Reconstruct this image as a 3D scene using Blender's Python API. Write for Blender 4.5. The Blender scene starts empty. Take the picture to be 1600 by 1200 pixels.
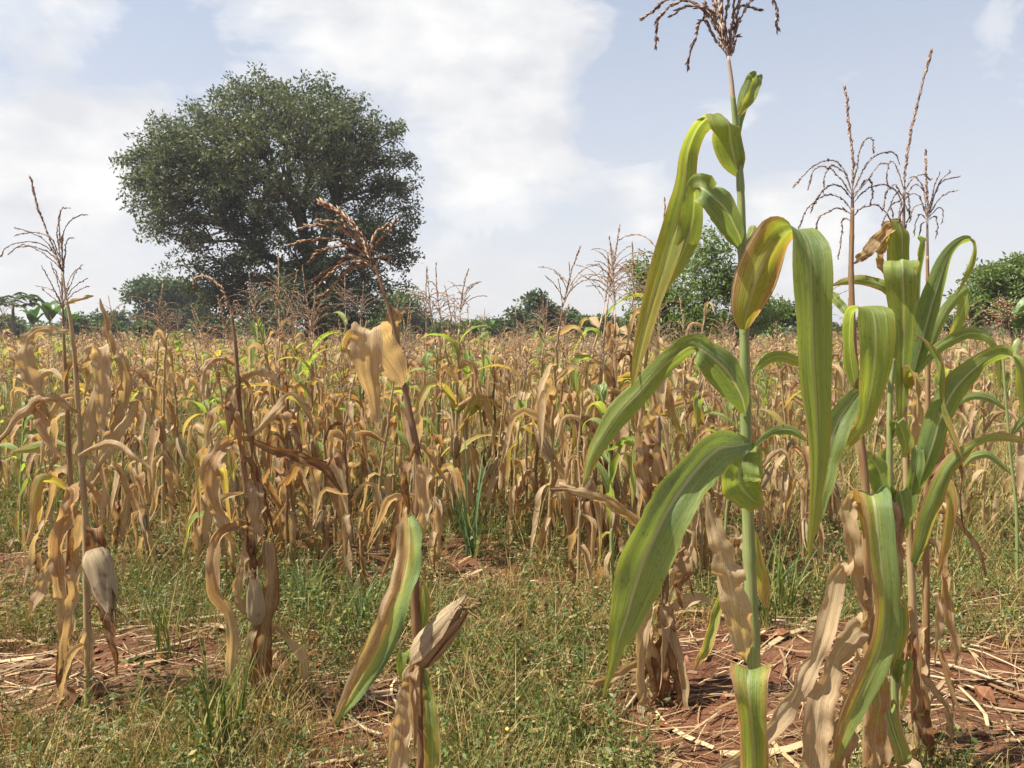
import bpy, math, random
import numpy as np
from mathutils import Vector, noise as mnoise

R = math.radians
rs = np.random.RandomState
SC = bpy.context.scene
COL = SC.collection

# ------------------------------------------------------------------ camera
CAM_H = 1.30
F = 1232.0                       # focal length in pixels of the 1600 px wide photograph
HORIZON = 517.0
PITCH = math.atan((600.0 - HORIZON) / F)
cam = bpy.data.cameras.new('camera'); camo = bpy.data.objects.new('camera', cam); COL.objects.link(camo)
cam.sensor_fit = 'HORIZONTAL'; cam.angle_x = 2 * math.atan(800.0 / F)
cam.clip_start = 0.05; cam.clip_end = 3000
camo.location = (0, 0, CAM_H); camo.rotation_euler = (R(90) - PITCH, 0, 0)
SC.camera = camo
CP, SP = math.cos(PITCH), math.sin(PITCH)
FWD = np.array([0, CP, -SP]); UPV = np.array([0, SP, CP]); RGT = np.array([1.0, 0, 0])

def at(px, py, Y):
    d = RGT * ((px - 800) / F) + FWD + UPV * (-(py - 600) / F)
    return np.array([0, 0, CAM_H]) + d * (Y / d[1])

def px_of(p):
    q = np.asarray(p) - np.array([0, 0, CAM_H]); f = q @ FWD
    return 800 + F * (q @ RGT) / f, 600 - F * (q @ UPV) / f

# ------------------------------------------------------------------ sky, sun, exposure
SUN_EL, SUN_AZ = R(57), R(-98)           # azimuth from +Y (view direction), negative = to the left
w = bpy.data.worlds.new('World'); SC.world = w; w.use_nodes = True
nt = w.node_tree; N, Lk = nt.nodes, nt.links
for n in list(N): N.remove(n)

def nd(tree, typ, **kw):
    n = tree.nodes.new(typ)
    for k, v in kw.items():
        if k.startswith('i_'):
            key = k[2:]; n.inputs[int(key) if key.isdigit() else key].default_value = v
        else: setattr(n, k, v)
    return n

def mth(tree, op, a, b=None, c=None, clamp=False):
    n = tree.nodes.new('ShaderNodeMath'); n.operation = op; n.use_clamp = clamp
    for i, x in enumerate((a, b, c)):
        if x is None: continue
        if isinstance(x, (int, float)): n.inputs[i].default_value = x
        else: tree.links.new(x, n.inputs[i])
    return n.outputs[0]

def ramp(tree, fac, stops, interp='LINEAR'):
    n = tree.nodes.new('ShaderNodeValToRGB'); cr = n.color_ramp; cr.interpolation = interp
    while len(cr.elements) < len(stops): cr.elements.new(0.5)
    for e, (p, c) in zip(cr.elements, stops):
        e.position = p; e.color = (c[0], c[1], c[2], 1) if not isinstance(c, (int, float)) else (c, c, c, 1)
    if fac is not None: tree.links.new(fac, n.inputs[0])
    return n.outputs[0]

def mixc(tree, fac, a, b, mode='MIX'):
    n = tree.nodes.new('ShaderNodeMix'); n.data_type = 'RGBA'; n.blend_type = mode
    for s, x in ((n.inputs[0], fac), (n.inputs[6], a), (n.inputs[7], b)):
        if isinstance(x, (int, float)): s.default_value = x
        elif isinstance(x, tuple): s.default_value = (x[0], x[1], x[2], 1)
        else: tree.links.new(x, s)
    return n.outputs[2]

sky = nd(nt, 'ShaderNodeTexSky', sky_type='NISHITA', sun_disc=False, sun_elevation=SUN_EL, sun_rotation=SUN_AZ % (2*math.pi),
         air_density=1.0, dust_density=2.2, ozone_density=1.0, altitude=1100)
tc = nd(nt, 'ShaderNodeTexCoord')
sep = nd(nt, 'ShaderNodeSeparateXYZ'); Lk.new(tc.outputs['Generated'], sep.inputs[0])
cmb = nd(nt, 'ShaderNodeVectorMath', operation='MULTIPLY'); cmb.inputs[1].default_value = (1.0, 1.0, 1.9); Lk.new(tc.outputs['Generated'], cmb.inputs[0])
n1 = nd(nt, 'ShaderNodeTexNoise', i_Scale=6.5, i_Detail=10.0, i_Roughness=0.55, i_Distortion=0.35); Lk.new(cmb.outputs[0], n1.inputs['Vector'])
n2 = nd(nt, 'ShaderNodeTexNoise', i_Scale=2.0, i_Detail=3.0, i_Roughness=0.5); Lk.new(cmb.outputs[0], n2.inputs['Vector'])
acc = mth(nt, 'ADD', mth(nt, 'MULTIPLY', n1.outputs[0], 0.75), mth(nt, 'MULTIPLY', n2.outputs[0], 0.25))
# the clouds that stand in the photograph's sky, as lobes around their directions
for (px, py, ang, wt) in ((420, 20, 5.5, .16), (560, 20, 6, .17), (700, 50, 6, .17), (850, 30, 5, .16), (800, 120, 3, .10), (680, 110, 2.5, .10), (110, 200, 4.5, .19), (60, 290, 5, .17), (150, 320, 5, .14), (230, 170, 2.5, .10), (20, 40, 4, .15),
                          (770, 260, 3.4, .20), (860, 300, 2.8, .16), (700, 330, 5, .10), (870, 180, 2.6, .13), (1240, 350, 3.8, .19), (1130, 180, 2.6, .13), (1340, 95, 2.2, .13), (1540, 45, 2.6, .14), (1005, 340, 2.0, .13), (980, 285, 2, .10), (1500, 370, 5, .10),
                          (1560, 230, 8, -.10), (1200, 60, 7, -.08), (960, 140, 4, -.05), (240, 70, 4, -.16), (420, 150, 4, -.05), (30, 130, 2.5, -.08)):
    d = at(px, py, 10.0) - np.array([0, 0, CAM_H]); d /= np.linalg.norm(d)
    vm = nd(nt, 'ShaderNodeVectorMath', operation='DOT_PRODUCT'); vm.inputs[1].default_value = d
    nrm = nd(nt, 'ShaderNodeVectorMath', operation='NORMALIZE'); Lk.new(tc.outputs['Generated'], nrm.inputs[0]); Lk.new(nrm.outputs[0], vm.inputs[0])
    k = 1.0 / (1 - math.cos(R(ang)))
    g = mth(nt, 'EXPONENT', mth(nt, 'MULTIPLY', mth(nt, 'SUBTRACT', vm.outputs['Value'], 1.0), k))
    acc = mth(nt, 'ADD', acc, mth(nt, 'MULTIPLY', g, wt))
mask = ramp(nt, acc, [(0.535, 0.0), (0.60, 0.42), (0.72, 0.95)], 'EASE')
# thin veil of haze close to the horizon
veil = ramp(nt, sep.outputs[2], [(0.0, 0.94), (0.12, 0.80), (0.45, 0.46), (1.0, 0.25)])
n3 = nd(nt, 'ShaderNodeTexNoise', i_Scale=7.5, i_Detail=6.0, i_Roughness=0.55); Lk.new(cmb.outputs[0], n3.inputs['Vector'])
cloudc = ramp(nt, n3.outputs[0], [(0.35, (5.0, 5.02, 5.2)), (0.6, (6.5, 6.45, 6.35))])
hazed = mixc(nt, veil, sky.outputs[0], ramp(nt, sep.outputs[2], [(0.0, (5.5, 5.35, 5.35)), (0.18, (5.1, 5.15, 5.4)), (0.5, (4.4, 4.8, 5.5))]))
mk = nd(nt, 'ShaderNodeMath', operation='MULTIPLY'); mk.inputs[1].default_value = 0.97; Lk.new(mask, mk.inputs[0])
skyc = mixc(nt, mk.outputs[0], hazed, cloudc)
bg = nd(nt, 'ShaderNodeBackground', i_Strength=0.082); Lk.new(skyc, bg.inputs[0])
wo = nd(nt, 'ShaderNodeOutputWorld'); Lk.new(bg.outputs[0], wo.inputs[0])

sun = bpy.data.lights.new('sun', 'SUN'); sun.energy = 5.0; sun.angle = R(0.6); sun.color = (1.0, 0.94, 0.83)
suno = bpy.data.objects.new('sun', sun); COL.objects.link(suno)
sd = Vector((math.sin(SUN_AZ) * math.cos(SUN_EL), math.cos(SUN_AZ) * math.cos(SUN_EL), math.sin(SUN_EL)))
suno.rotation_euler = sd.to_track_quat('Z', 'Y').to_euler()

vs = SC.view_settings; vs.view_transform = 'Standard'; vs.look = 'None'; vs.gamma = 1.0; vs.exposure = 0.97; vs.use_curve_mapping = False
cy = SC.cycles; cy.max_bounces = 5; cy.diffuse_bounces = 3; cy.glossy_bounces = 2; cy.transmission_bounces = 4; cy.transparent_max_bounces = 4
cy.caustics_reflective = False; cy.caustics_refractive = False
cy.use_adaptive_sampling = True; cy.adaptive_threshold = 0.015; cy.use_denoising = True

# ------------------------------------------------------------------ mesh helpers
class MB:
    """collects vertices and faces; build() links them as ONE mesh object"""
    def __init__(s): s.v = []; s.uv = []; s.q = []; s.t = []; s.qm = []; s.tm = []; s.n = 0
    def add(s, V, quads=None, tris=None, uv=None, mat=0):
        V = np.asarray(V, float); s.v.append(V)
        s.uv.append(np.zeros((len(V), 2)) if uv is None else np.asarray(uv, float))
        if quads is not None and len(quads):
            q = np.asarray(quads, int) + s.n; s.q.append(q); s.qm.append(np.full(len(q), mat) if np.isscalar(mat) else mat)
        if tris is not None and len(tris):
            t = np.asarray(tris, int) + s.n; s.t.append(t); s.tm.append(np.full(len(t), mat) if np.isscalar(mat) else mat)
        s.n += len(V); return s
    def mesh(s, name, mats, origin=None, smooth=True):
        V = np.concatenate(s.v); UV = np.concatenate(s.uv)
        if origin is not None: V = V - np.asarray(origin, float)
        Q = np.concatenate(s.q) if s.q else np.zeros((0, 4), int); T = np.concatenate(s.t) if s.t else np.zeros((0, 3), int)
        M = np.concatenate(s.qm + s.tm).astype(np.int32)
        loops = np.concatenate([Q.ravel(), T.ravel()]).astype(np.int32)
        tot = np.concatenate([np.full(len(Q), 4), np.full(len(T), 3)]).astype(np.int32)
        st = np.concatenate([[0], np.cumsum(tot)[:-1]]).astype(np.int32)
        me = bpy.data.meshes.new(name); me.vertices.add(len(V)); me.vertices.foreach_set('co', V.ravel().astype(np.float32))
        me.loops.add(len(loops)); me.loops.foreach_set('vertex_index', loops)
        me.polygons.add(len(tot)); me.polygons.foreach_set('loop_start', st); me.polygons.foreach_set('loop_total', tot)
        me.polygons.foreach_set('material_index', M); me.polygons.foreach_set('use_smooth', np.full(len(tot), smooth))
        ul = me.uv_layers.new(name='UVMap'); ul.data.foreach_set('uv', UV[loops].ravel().astype(np.float32))
        for m in (mats if isinstance(mats, (list, tuple)) else [mats]): me.materials.append(m)
        me.update(calc_edges=True); return me
    def build(s, name, mats, parent=None, origin=None, smooth=True):
        return link(name, s.mesh(name, mats, origin, smooth), parent)

def link(name, data, parent=None, loc=None):
    o = bpy.data.objects.new(name, data); COL.objects.link(o)
    if parent is not None: o.parent = parent
    if loc is not None: o.location = loc
    return o
def tag(o, label=None, cat=None, group=None, kind=None):
    for k, v in (('label', label), ('category', cat), ('group', group), ('kind', kind)):
        if v: o[k] = v
    return o
def empty(name, loc, label, cat, group=None):
    o = link(name, None, None, tuple(loc)); o.empty_display_size = 0.1
    return tag(o, label, cat, group)

def nrm(a): return a / np.maximum(np.linalg.norm(a, axis=-1, keepdims=True), 1e-9)

def catmull(K, n):
    """resample key rows K (k x d) into n rows by Catmull-Rom"""
    K = np.asarray(K, float); k = len(K)
    if k == 2: t = np.linspace(0, 1, n)[:, None]; return K[0] * (1 - t) + K[1] * t
    Kp = np.vstack([2 * K[0] - K[1], K, 2 * K[-1] - K[-2]])
    u = np.linspace(0, k - 1 - 1e-6, n); i = u.astype(int); f = (u - i)[:, None]
    a, b, c, d = Kp[i], Kp[i + 1], Kp[i + 2], Kp[i + 3]
    return 0.5 * (2 * b + (c - a) * f + (2 * a - 5 * b + 4 * c - d) * f**2 + (3 * b - a - 3 * c + d) * f**3)

def ribbon(mb, P, W, C, m=4, fold=0.25, ruf=0.0, rk=5.0, rng=None, mat=0, crumple=0.0, ragged=0.0, pleat=0.0):
    """leaf blade: spine P, half widths W, cross directions C; folded along the midrib, rippled at the margins"""
    n = len(P); rng = rng or rs(1)
    T = nrm(np.gradient(P, axis=0)); C = nrm(C - (C * T).sum(1, keepdims=True) * T); Nn = np.cross(T, C)
    v = np.linspace(0, 1, n)[:, None]; u = np.linspace(-1, 1, m + 1)[None, :]
    ph = rng.uniform(0, 6.28, 4); fo = fold if np.ndim(fold) else np.full(n, fold); fo = np.asarray(fo)[:, None]
    rip = ruf * (np.where(u < 0, np.sin(ph[0] + rk * 6.28 * v), np.sin(ph[1] + rk * 7.1 * v)) + 0.5 * np.sin(ph[2] + rk * 13 * v + u * 2)) * np.abs(u)**1.6
    cr = crumple * (np.sin(ph[3] + u * 3.1 + v * 17) * np.cos(ph[2] + u * 4.3 - v * 29))
    wv = np.asarray(W)[:, None]
    if pleat: cr = cr + pleat * np.sin(ph[1] + u * 9.5 + .7 * np.sin(ph[0] + v * 5)) * (1 - .5 * np.abs(u)) + .5 * pleat * np.sin(ph[2] + u * 21 + v * 2)
    if ragged:
        def edge(): 
            e = np.convolve(rng.normal(0, 1, n + 2), [.25, .5, .25], 'valid') * ragged; e = e - (rng.rand(n) < .05) * rng.uniform(.1, .45, n) * min(1, ragged * 5); return 1 + np.minimum(e, .25)
        eL, eR = edge()[:, None], edge()[:, None]; wv = wv * np.where(u < 0, 1 + (eL - 1) * np.abs(u)**2, 1 + (eR - 1) * np.abs(u)**2)
    side = u * np.cos(fo * np.abs(u)); up = np.abs(u) * np.sin(fo) + rip + cr
    V = P[:, None, :] + C[:, None, :] * (side * wv)[:, :, None] + Nn[:, None, :] * (up * wv)[:, :, None]
    idx = np.arange(n * (m + 1)).reshape(n, m + 1)
    q = np.stack([idx[:-1, :-1], idx[:-1, 1:], idx[1:, 1:], idx[1:, :-1]], -1).reshape(-1, 4)
    uv = np.stack([np.broadcast_to(u * .5 + .5, (n, m + 1)), np.broadcast_to(v, (n, m + 1))], -1).reshape(-1, 2)
    mb.add(V.reshape(-1, 3), q, None, uv, mat); return mb

def tube(mb, P, Rr, k=6, mat=0, cap=True):
    P = np.asarray(P, float); n = len(P); Rr = np.broadcast_to(np.asarray(Rr, float), (n,))
    T = nrm(np.gradient(P, axis=0)); a = np.array([0.31, 0.95, 0.05]); A = nrm(np.cross(T, a)); B = np.cross(T, A)
    th = np.linspace(0, 2 * np.pi, k, endpoint=False)
    ring = A[:, None, :] * np.cos(th)[None, :, None] + B[:, None, :] * np.sin(th)[None, :, None]
    V = (P[:, None, :] + ring * Rr[:, None, None]).reshape(-1, 3)
    idx = np.arange(n * k).reshape(n, k); nx = np.roll(idx, -1, 1)
    q = np.stack([idx[:-1], nx[:-1], nx[1:], idx[1:]], -1).reshape(-1, 4)
    seg = np.concatenate([[0], np.cumsum(np.linalg.norm(np.diff(P, axis=0), axis=1))])
    uv = np.stack([np.broadcast_to((th / 6.2832)[None, :], (n, k)), np.broadcast_to(seg[:, None], (n, k))], -1).reshape(-1, 2)
    t = None
    if cap:
        V = np.vstack([V, P[-1]]); uv = np.vstack([uv, [[0.5, seg[-1]]]])
        t = np.stack([idx[-1], nx[-1], np.full(k, n * k)], -1)
    mb.add(V, q, t, uv, mat); return mb

def scatter(mb, TV, TF, pos, Z, X, scale, mat=0, quads=False):
    """copies of a small template (local x, y, z) at many places, merged into mb"""
    TV = np.asarray(TV, float); TF = np.asarray(TF, int); Z = nrm(Z); X = nrm(X - (X * Z).sum(1, keepdims=True) * Z); Yv = np.cross(Z, X)
    n = len(pos); k = len(TV); sc = np.broadcast_to(np.asarray(scale, float).reshape(-1, 1) if np.ndim(scale) < 2 else scale, (n, 3))
    L = TV[None] * sc[:, None, :]
    V = pos[:, None, :] + L[..., 0:1] * X[:, None, :] + L[..., 1:2] * Yv[:, None, :] + L[..., 2:3] * Z[:, None, :]
    Fc = (TF[None] + (np.arange(n) * k)[:, None, None]).reshape(-1, TF.shape[1])
    uv = np.tile(np.stack([TV[:, 0] + .5, TV[:, 2]], -1), (n, 1))
    mb.add(V.reshape(-1, 3), Fc if quads else None, None if quads else Fc, uv, mat)

SPK_V = [(0, 0, 0), (.18, 0, .4), (-.09, .155, .4), (-.09, -.155, .4), (0, 0, 1)]
SPK_F = [(0, 2, 1), (0, 3, 2), (0, 1, 3), (1, 2, 4), (2, 3, 4), (3, 1, 4)]
LEAF_V = [(0, 0, 0), (.5, .08, .35), (.32, .04, .75), (0, -.05, 1), (-.32, .04, .75), (-.5, .08, .35), (0, -.05, .45)]
LEAF_F = [(0, 1, 6), (1, 2, 6), (2, 3, 6), (3, 4, 6), (4, 5, 6), (5, 0, 6)]
LEAF4_V = [(0, 0, 0), (.5, .06, .5), (0, 0, 1), (-.5, .06, .5)]
LEAF4_F = [(0, 1, 2, 3)]

# ------------------------------------------------------------------ materials
def new_mat(name):
    m = bpy.data.materials.new(name); m.use_nodes = True; t = m.node_tree
    for n in list(t.nodes): t.nodes.remove(n)
    return m, t
def finish(t, col, rough=0.6, trans=0.0, tcol=None, bump=None, bstr=0.3, bdist=0.002, spec=0.35):
    p = nd(t, 'ShaderNodeBsdfPrincipled'); p.inputs['Roughness'].default_value = rough; p.inputs['Specular IOR Level'].default_value = spec
    if isinstance(col, tuple): p.inputs['Base Color'].default_value = (*col, 1)
    else: t.links.new(col, p.inputs['Base Color'])
    if bump is not None:
        b = nd(t, 'ShaderNodeBump'); b.inputs['Strength'].default_value = bstr; b.inputs['Distance'].default_value = bdist
        t.links.new(bump, b.inputs['Height']); t.links.new(b.outputs[0], p.inputs['Normal'])
    out = nd(t, 'ShaderNodeOutputMaterial'); sh = p.outputs[0]
    if trans > 0:
        tr = nd(t, 'ShaderNodeBsdfTranslucent')
        c = tcol if tcol is not None else col
        if isinstance(c, tuple): tr.inputs[0].default_value = (*c, 1)
        else: t.links.new(c, tr.inputs[0])
        mx = nd(t, 'ShaderNodeMixShader'); mx.inputs[0].default_value = trans
        t.links.new(sh, mx.inputs[1]); t.links.new(tr.outputs[0], mx.inputs[2]); sh = mx.outputs[0]
    t.links.new(sh, out.inputs[0])

AGE = [(0.0, (.060, .115, .045)), (.22, (.175, .255, .09)), (.38, (.29, .36, .09)), (.48, (.40, .36, .08)), (.57, (.45, .285, .115)),
       (.67, (.41, .24, .115)), (.78, (.58, .445, .265)), (.90, (.45, .315, .175)), (1.0, (.20, .088, .036))]
def leaf_mat(name, base, margin=.15, tip=.15, side=0.0, blotch=.25, streak=.18, spread=.12, trans=.38, rough=.46, rib=.5, spec=.4, root=0.0):
    """maize blade: `base` is its age from green (0.15) through yellow (0.5) to dry tan (0.8) and brown (1)"""
    m, t = new_mat(name)
    uvn = nd(t, 'ShaderNodeUVMap'); sp = nd(t, 'ShaderNodeSeparateXYZ'); t.links.new(uvn.outputs[0], sp.inputs[0]); u, v = sp.outputs[0], sp.outputs[1]
    oi = nd(t, 'ShaderNodeObjectInfo'); ge = nd(t, 'ShaderNodeNewGeometry')
    rnd = mth(t, 'FRACT', mth(t, 'ADD', oi.outputs['Random'], ge.outputs['Random Per Island']))
    a = mth(t, 'ABSOLUTE', mth(t, 'SUBTRACT', mth(t, 'MULTIPLY', u, 2.0), 1.0))
    def nz(su, sv, sc, det):
        cb = nd(t, 'ShaderNodeCombineXYZ'); t.links.new(mth(t, 'MULTIPLY', u, su), cb.inputs[0]); t.links.new(mth(t, 'MULTIPLY', v, sv), cb.inputs[1])
        t.links.new(mth(t, 'MULTIPLY', rnd, 37.0), cb.inputs[2])
        n = nd(t, 'ShaderNodeTexNoise'); n.inputs['Scale'].default_value = sc; n.inputs['Detail'].default_value = det; t.links.new(cb.outputs[0], n.inputs['Vector']); return n.outputs[0]
    nb = nz(1.6, 5.0, 1.6, 4.0); ns = nz(26.0, 2.2, 1.0, 3.0); nf = nz(90.0, 5.0, 1.0, 2.0); ng = nz(5.0, 22.0, 2.0, 4.0)
    def term(x, k): return mth(t, 'MULTIPLY', x, k)
    def sub(x, k): return mth(t, 'SUBTRACT', x, k)
    age = mth(t, 'ADD', base, term(mth(t, 'POWER', a, 3.0), margin))
    for x in (term(mth(t, 'POWER', v, 2.5), tip), term(sub(u, .5), side), term(sub(nb, .5), blotch * 2), term(sub(ns, .5), streak * 1.6), term(sub(ng, .5), blotch * .7), term(sub(rnd, .5), spread * 2)):
        age = mth(t, 'ADD', age, x)
    if root: age = mth(t, 'ADD', age, mth(t, 'MULTIPLY', ramp(t, mth(t, 'ADD', v, mth(t, 'MULTIPLY', sub(nb, .5), .12)), [(.24, 1.0), (.40, 0.0)]), mth(t, 'ADD', root * .45, mth(t, 'MULTIPLY', mth(t, 'POWER', a, 5.0), root))))
    age = mth(t, 'MAXIMUM', mth(t, 'MINIMUM', age, 1.0), 0.0)
    c = ramp(t, age, AGE)
    fine = ramp(t, nf, [(.3, .66), (.7, 1.2)])
    spots = nz(14.0, 60.0, 1.0, 2.0)
    c = mixc(t, ramp(t, spots, [(.60, 0.0), (.70, .45)]), c, mixc(t, 1.0, c, (.52, .42, .34), 'MULTIPLY'))
    c = mixc(t, 1.0, c, fine, 'MULTIPLY')
    ribm = ramp(t, a, [(0.04, 1.0), (0.10, 0.0)])
    ribm = mth(t, 'MULTIPLY', ribm, rib)
    c = mixc(t, ribm, c, mixc(t, .65, c, (.56, .54, .34)))
    hgt = mth(t, 'ADD', nf, mth(t, 'ADD', term(ng, .8), term(ribm, -.7)))
    tc_ = mixc(t, 1.0, c, (1.55, 1.5, .70) if base < .5 else (1.36, 1.20, .74), 'MULTIPLY')
    finish(t, c, rough, trans, tc_, hgt, .6, .002, spec)
    return m

LM = {
 'green':   leaf_mat('maize_leaf_green', .24, .14, .24, 0, .13, .12, .05, .46, .46, .8, .3),
 'lime':    leaf_mat('maize_leaf_lime', .295, .12, .16, 0, .10, .09, .04, .54, .46, .8, .3),
 'pale':    leaf_mat('maize_leaf_glaucous', .27, .09, .18, 0, .10, .10, .03, .36, .44, .9, .38),
 'yellow':  leaf_mat('maize_leaf_yellowing', .43, .30, .20, 0, .18, .20, .05, .5, .48, .7, .3),
 'half':    leaf_mat('maize_leaf_half_dried', .45, .08, .10, -.72, .18, .22, .0, .40, .5, .5, .3),
 'side':    leaf_mat('maize_leaf_one_brown_edge', .34, .10, .16, -.42, .10, .16, .0, .36, .44, .6, .38),
 'droop':   leaf_mat('maize_leaf_yellow_at_base', .24, .08, .20, 0, .08, .09, .0, .42, .42, .6, .38, .48),
 'edge':    leaf_mat('maize_leaf_brown_edged', .27, .50, .26, 0, .18, .18, .05, .46, .46, .7, .3),
 'turning': leaf_mat('maize_leaf_turning', .56, .24, .30, 0, .36, .26, .14, .44, .52, .5, .25),
 'tan':     leaf_mat('maize_leaf_dry_tan', .81, .05, .08, 0, .09, .09, .06, .40, .58, .35, .25),
 'rust':    leaf_mat('maize_leaf_dry_rust', .67, .10, .14, 0, .10, .10, .05, .42, .58, .35, .25),
 'brown':   leaf_mat('maize_leaf_dry_brown', .91, .08, .08, 0, .12, .12, .06, .34, .62, .3, .2),
 'stripe':  leaf_mat('maize_leaf_striped', .32, .36, .16, 0, .16, .50, .0, .42, .46, .6, .3),
}

def stalk_mat(name, c1, c2, c3):
    m, t = new_mat(name)
    uvn = nd(t, 'ShaderNodeUVMap'); oi = nd(t, 'ShaderNodeObjectInfo')
    mp = nd(t, 'ShaderNodeVectorMath', operation='MULTIPLY'); mp.inputs[1].default_value = (6, 9, 1); t.links.new(uvn.outputs[0], mp.inputs[0])
    n = nd(t, 'ShaderNodeTexNoise', i_Scale=1.0, i_Detail=5.0, noise_dimensions='4D'); t.links.new(mp.outputs[0], n.inputs['Vector']); t.links.new(mth(t, 'MULTIPLY', oi.outputs['Random'], 20.0), n.inputs['W'])
    mp2 = nd(t, 'ShaderNodeVectorMath', operation='MULTIPLY'); mp2.inputs[1].default_value = (60, 8, 1); t.links.new(uvn.outputs[0], mp2.inputs[0])
    n2 = nd(t, 'ShaderNodeTexNoise', i_Scale=1.0, i_Detail=3.0); t.links.new(mp2.outputs[0], n2.inputs['Vector'])
    c = ramp(t, n.outputs[0], [(.3, c1), (.5, c2), (.72, c3)])
    c = mixc(t, 1.0, c, ramp(t, n2.outputs[0], [(.3, .75), (.7, 1.15)]), 'MULTIPLY')
    finish(t, c, .5, 0.06, None, n2.outputs[0], .3, .002, .4)
    return m
ST = {
 'green': stalk_mat('stalk_green', (.17, .24, .07), (.26, .31, .11), (.36, .36, .14)),
 'tan': stalk_mat('stalk_tan', (.30, .19, .09), (.40, .28, .14), (.48, .36, .20)),
 'red': stalk_mat('stalk_reddish', (.22, .11, .055), (.31, .19, .09), (.38, .28, .13)),
 'brown': stalk_mat('stalk_brown', (.13, .065, .035), (.23, .13, .065), (.36, .24, .12)),
}
def island_mat(name, stops, rough=.6, trans=.3, noise_scale=0, spec=.35, tmul=(1.2, 1.15, .6)):
    """colour drawn per loose piece (blade, leaf, straw) from a ramp"""
    m, t = new_mat(name); ge = nd(t, 'ShaderNodeNewGeometry'); oi = nd(t, 'ShaderNodeObjectInfo')
    r = mth(t, 'FRACT', mth(t, 'ADD', ge.outputs['Random Per Island'], oi.outputs['Random']))
    c = ramp(t, r, stops)
    if noise_scale:
        tco = nd(t, 'ShaderNodeTexCoord'); n = nd(t, 'ShaderNodeTexNoise', i_Scale=noise_scale, i_Detail=4.0); t.links.new(tco.outputs['Object'], n.inputs['Vector'])
        c = mixc(t, 1.0, c, ramp(t, n.outputs[0], [(.3, .65), (.7, 1.25)]), 'MULTIPLY')
    finish(t, c, rough, trans, mixc(t, 1.0, c, tmul, 'MULTIPLY') if trans else None, None, spec=spec)
    return m
TASSEL = island_mat('tassel_dry', [(0, (.20, .10, .06)), (.4, (.36, .21, .12)), (.75, (.46, .31, .19)), (1, (.50, .40, .27))], .65, .2, 0)
TASSEL_P = island_mat('tassel_purple', [(0, (.17, .10, .085)), (.5, (.32, .21, .16)), (.85, (.43, .32, .23)), (1, (.52, .43, .31))], .65, .2, 0)
def husk_mat(name, k):
    m, t = new_mat(name); uvn = nd(t, 'ShaderNodeUVMap')
    mp = nd(t, 'ShaderNodeVectorMath', operation='MULTIPLY'); mp.inputs[1].default_value = (22, 2.5, 1); t.links.new(uvn.outputs[0], mp.inputs[0])
    n = nd(t, 'ShaderNodeTexNoise', i_Scale=1.0, i_Detail=6.0, i_Roughness=.7); t.links.new(mp.outputs[0], n.inputs['Vector'])
    tco = nd(t, 'ShaderNodeTexCoord'); n2 = nd(t, 'ShaderNodeTexNoise', i_Scale=22.0, i_Detail=4.0); t.links.new(tco.outputs['Object'], n2.inputs['Vector'])
    c = ramp(t, n.outputs[0], [(.3, (.44*k, .30*k, .15*k)), (.5, (.62*k, .48*k, .29*k)), (.75, (.72*k, .60*k, .41*k))])
    c = mixc(t, 1.0, c, ramp(t, n2.outputs[0], [(.28, (.55, .45, .38)), (.42, (1, 1, 1))]), 'MULTIPLY')
    finish(t, c, .65, .25, None, n.outputs[0], .9, .004, .2); return m
HUSK = husk_mat('cob_husk_pale', .80); HUSK_D = husk_mat('cob_husk_weathered', .78)
SILK = island_mat('cob_silk', [(0, (.16, .08, .04)), (1, (.36, .22, .10))], .7, .1)
GRASS = island_mat('grass_green', [(0, (.055, .10, .022)), (.35, (.10, .165, .035)), (.7, (.20, .235, .055)), (1, (.34, .29, .09))], .5, .2)
GRASS_B = island_mat('grass_blue_green', [(0, (.11, .18, .075)), (.6, (.18, .26, .11)), (1, (.30, .35, .16))], .45, .3)
GRASS_D = island_mat('grass_dry', [(0, (.22, .14, .045)), (.5, (.38, .27, .095)), (1, (.52, .40, .17))], .6, .18)
HERB = island_mat('herb_leaf', [(0, (.045, .08, .018)), (.45, (.09, .135, .03)), (.8, (.18, .20, .05)), (1, (.36, .28, .09))], .55, .2)
STRAW = island_mat('straw_litter', [(0, (.12, .06, .028)), (.4, (.25, .15, .07)), (.8, (.40, .28, .14)), (1, (.52, .40, .23))], .7, .05)
STICK = stalk_mat('fallen_stalk', (.26, .16, .08), (.44, .33, .20), (.58, .48, .33))
FLOWER_Y = island_mat('flower_yellow', [(0, (.75, .55, .03)), (1, (.8, .65, .1))], .5, .3)

def soil_mat():
    m, t = new_mat('red_soil'); tco = nd(t, 'ShaderNodeTexCoord'); P = tco.outputs['Object']
    def nz(s, d=6.0, r=.6):
        n = nd(t, 'ShaderNodeTexNoise'); n.inputs['Scale'].default_value = s; n.inputs['Detail'].default_value = d; n.inputs['Roughness'].default_value = r; t.links.new(P, n.inputs['Vector']); return n.outputs[0]
    a, b, c3, d = nz(.9), nz(7.0), nz(45.0), nz(160.0, 3.0)
    c = ramp(t, b, [(.3, (.085, .034, .018)), (.5, (.145, .060, .031)), (.72, (.20, .092, .050))])
    c = mixc(t, ramp(t, a, [(.45, 0.0), (.62, .45)]), c, (.15, .085, .042))
    lit = ramp(t, c3, [(.58, 0.0), (.68, .4)])
    c = mixc(t, lit, c, (.28, .17, .085))
    c = mixc(t, 1.0, c, ramp(t, d, [(.3, .7), (.7, 1.2)]), 'MULTIPLY')
    h = mth(t, 'ADD', mth(t, 'MULTIPLY', b, 1.0), mth(t, 'ADD', mth(t, 'MULTIPLY', c3, .5), mth(t, 'MULTIPLY', d, .2)))
    finish(t, c, .9, 0, None, h, .8, .03, .15); return m
SOIL = soil_mat()
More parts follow.
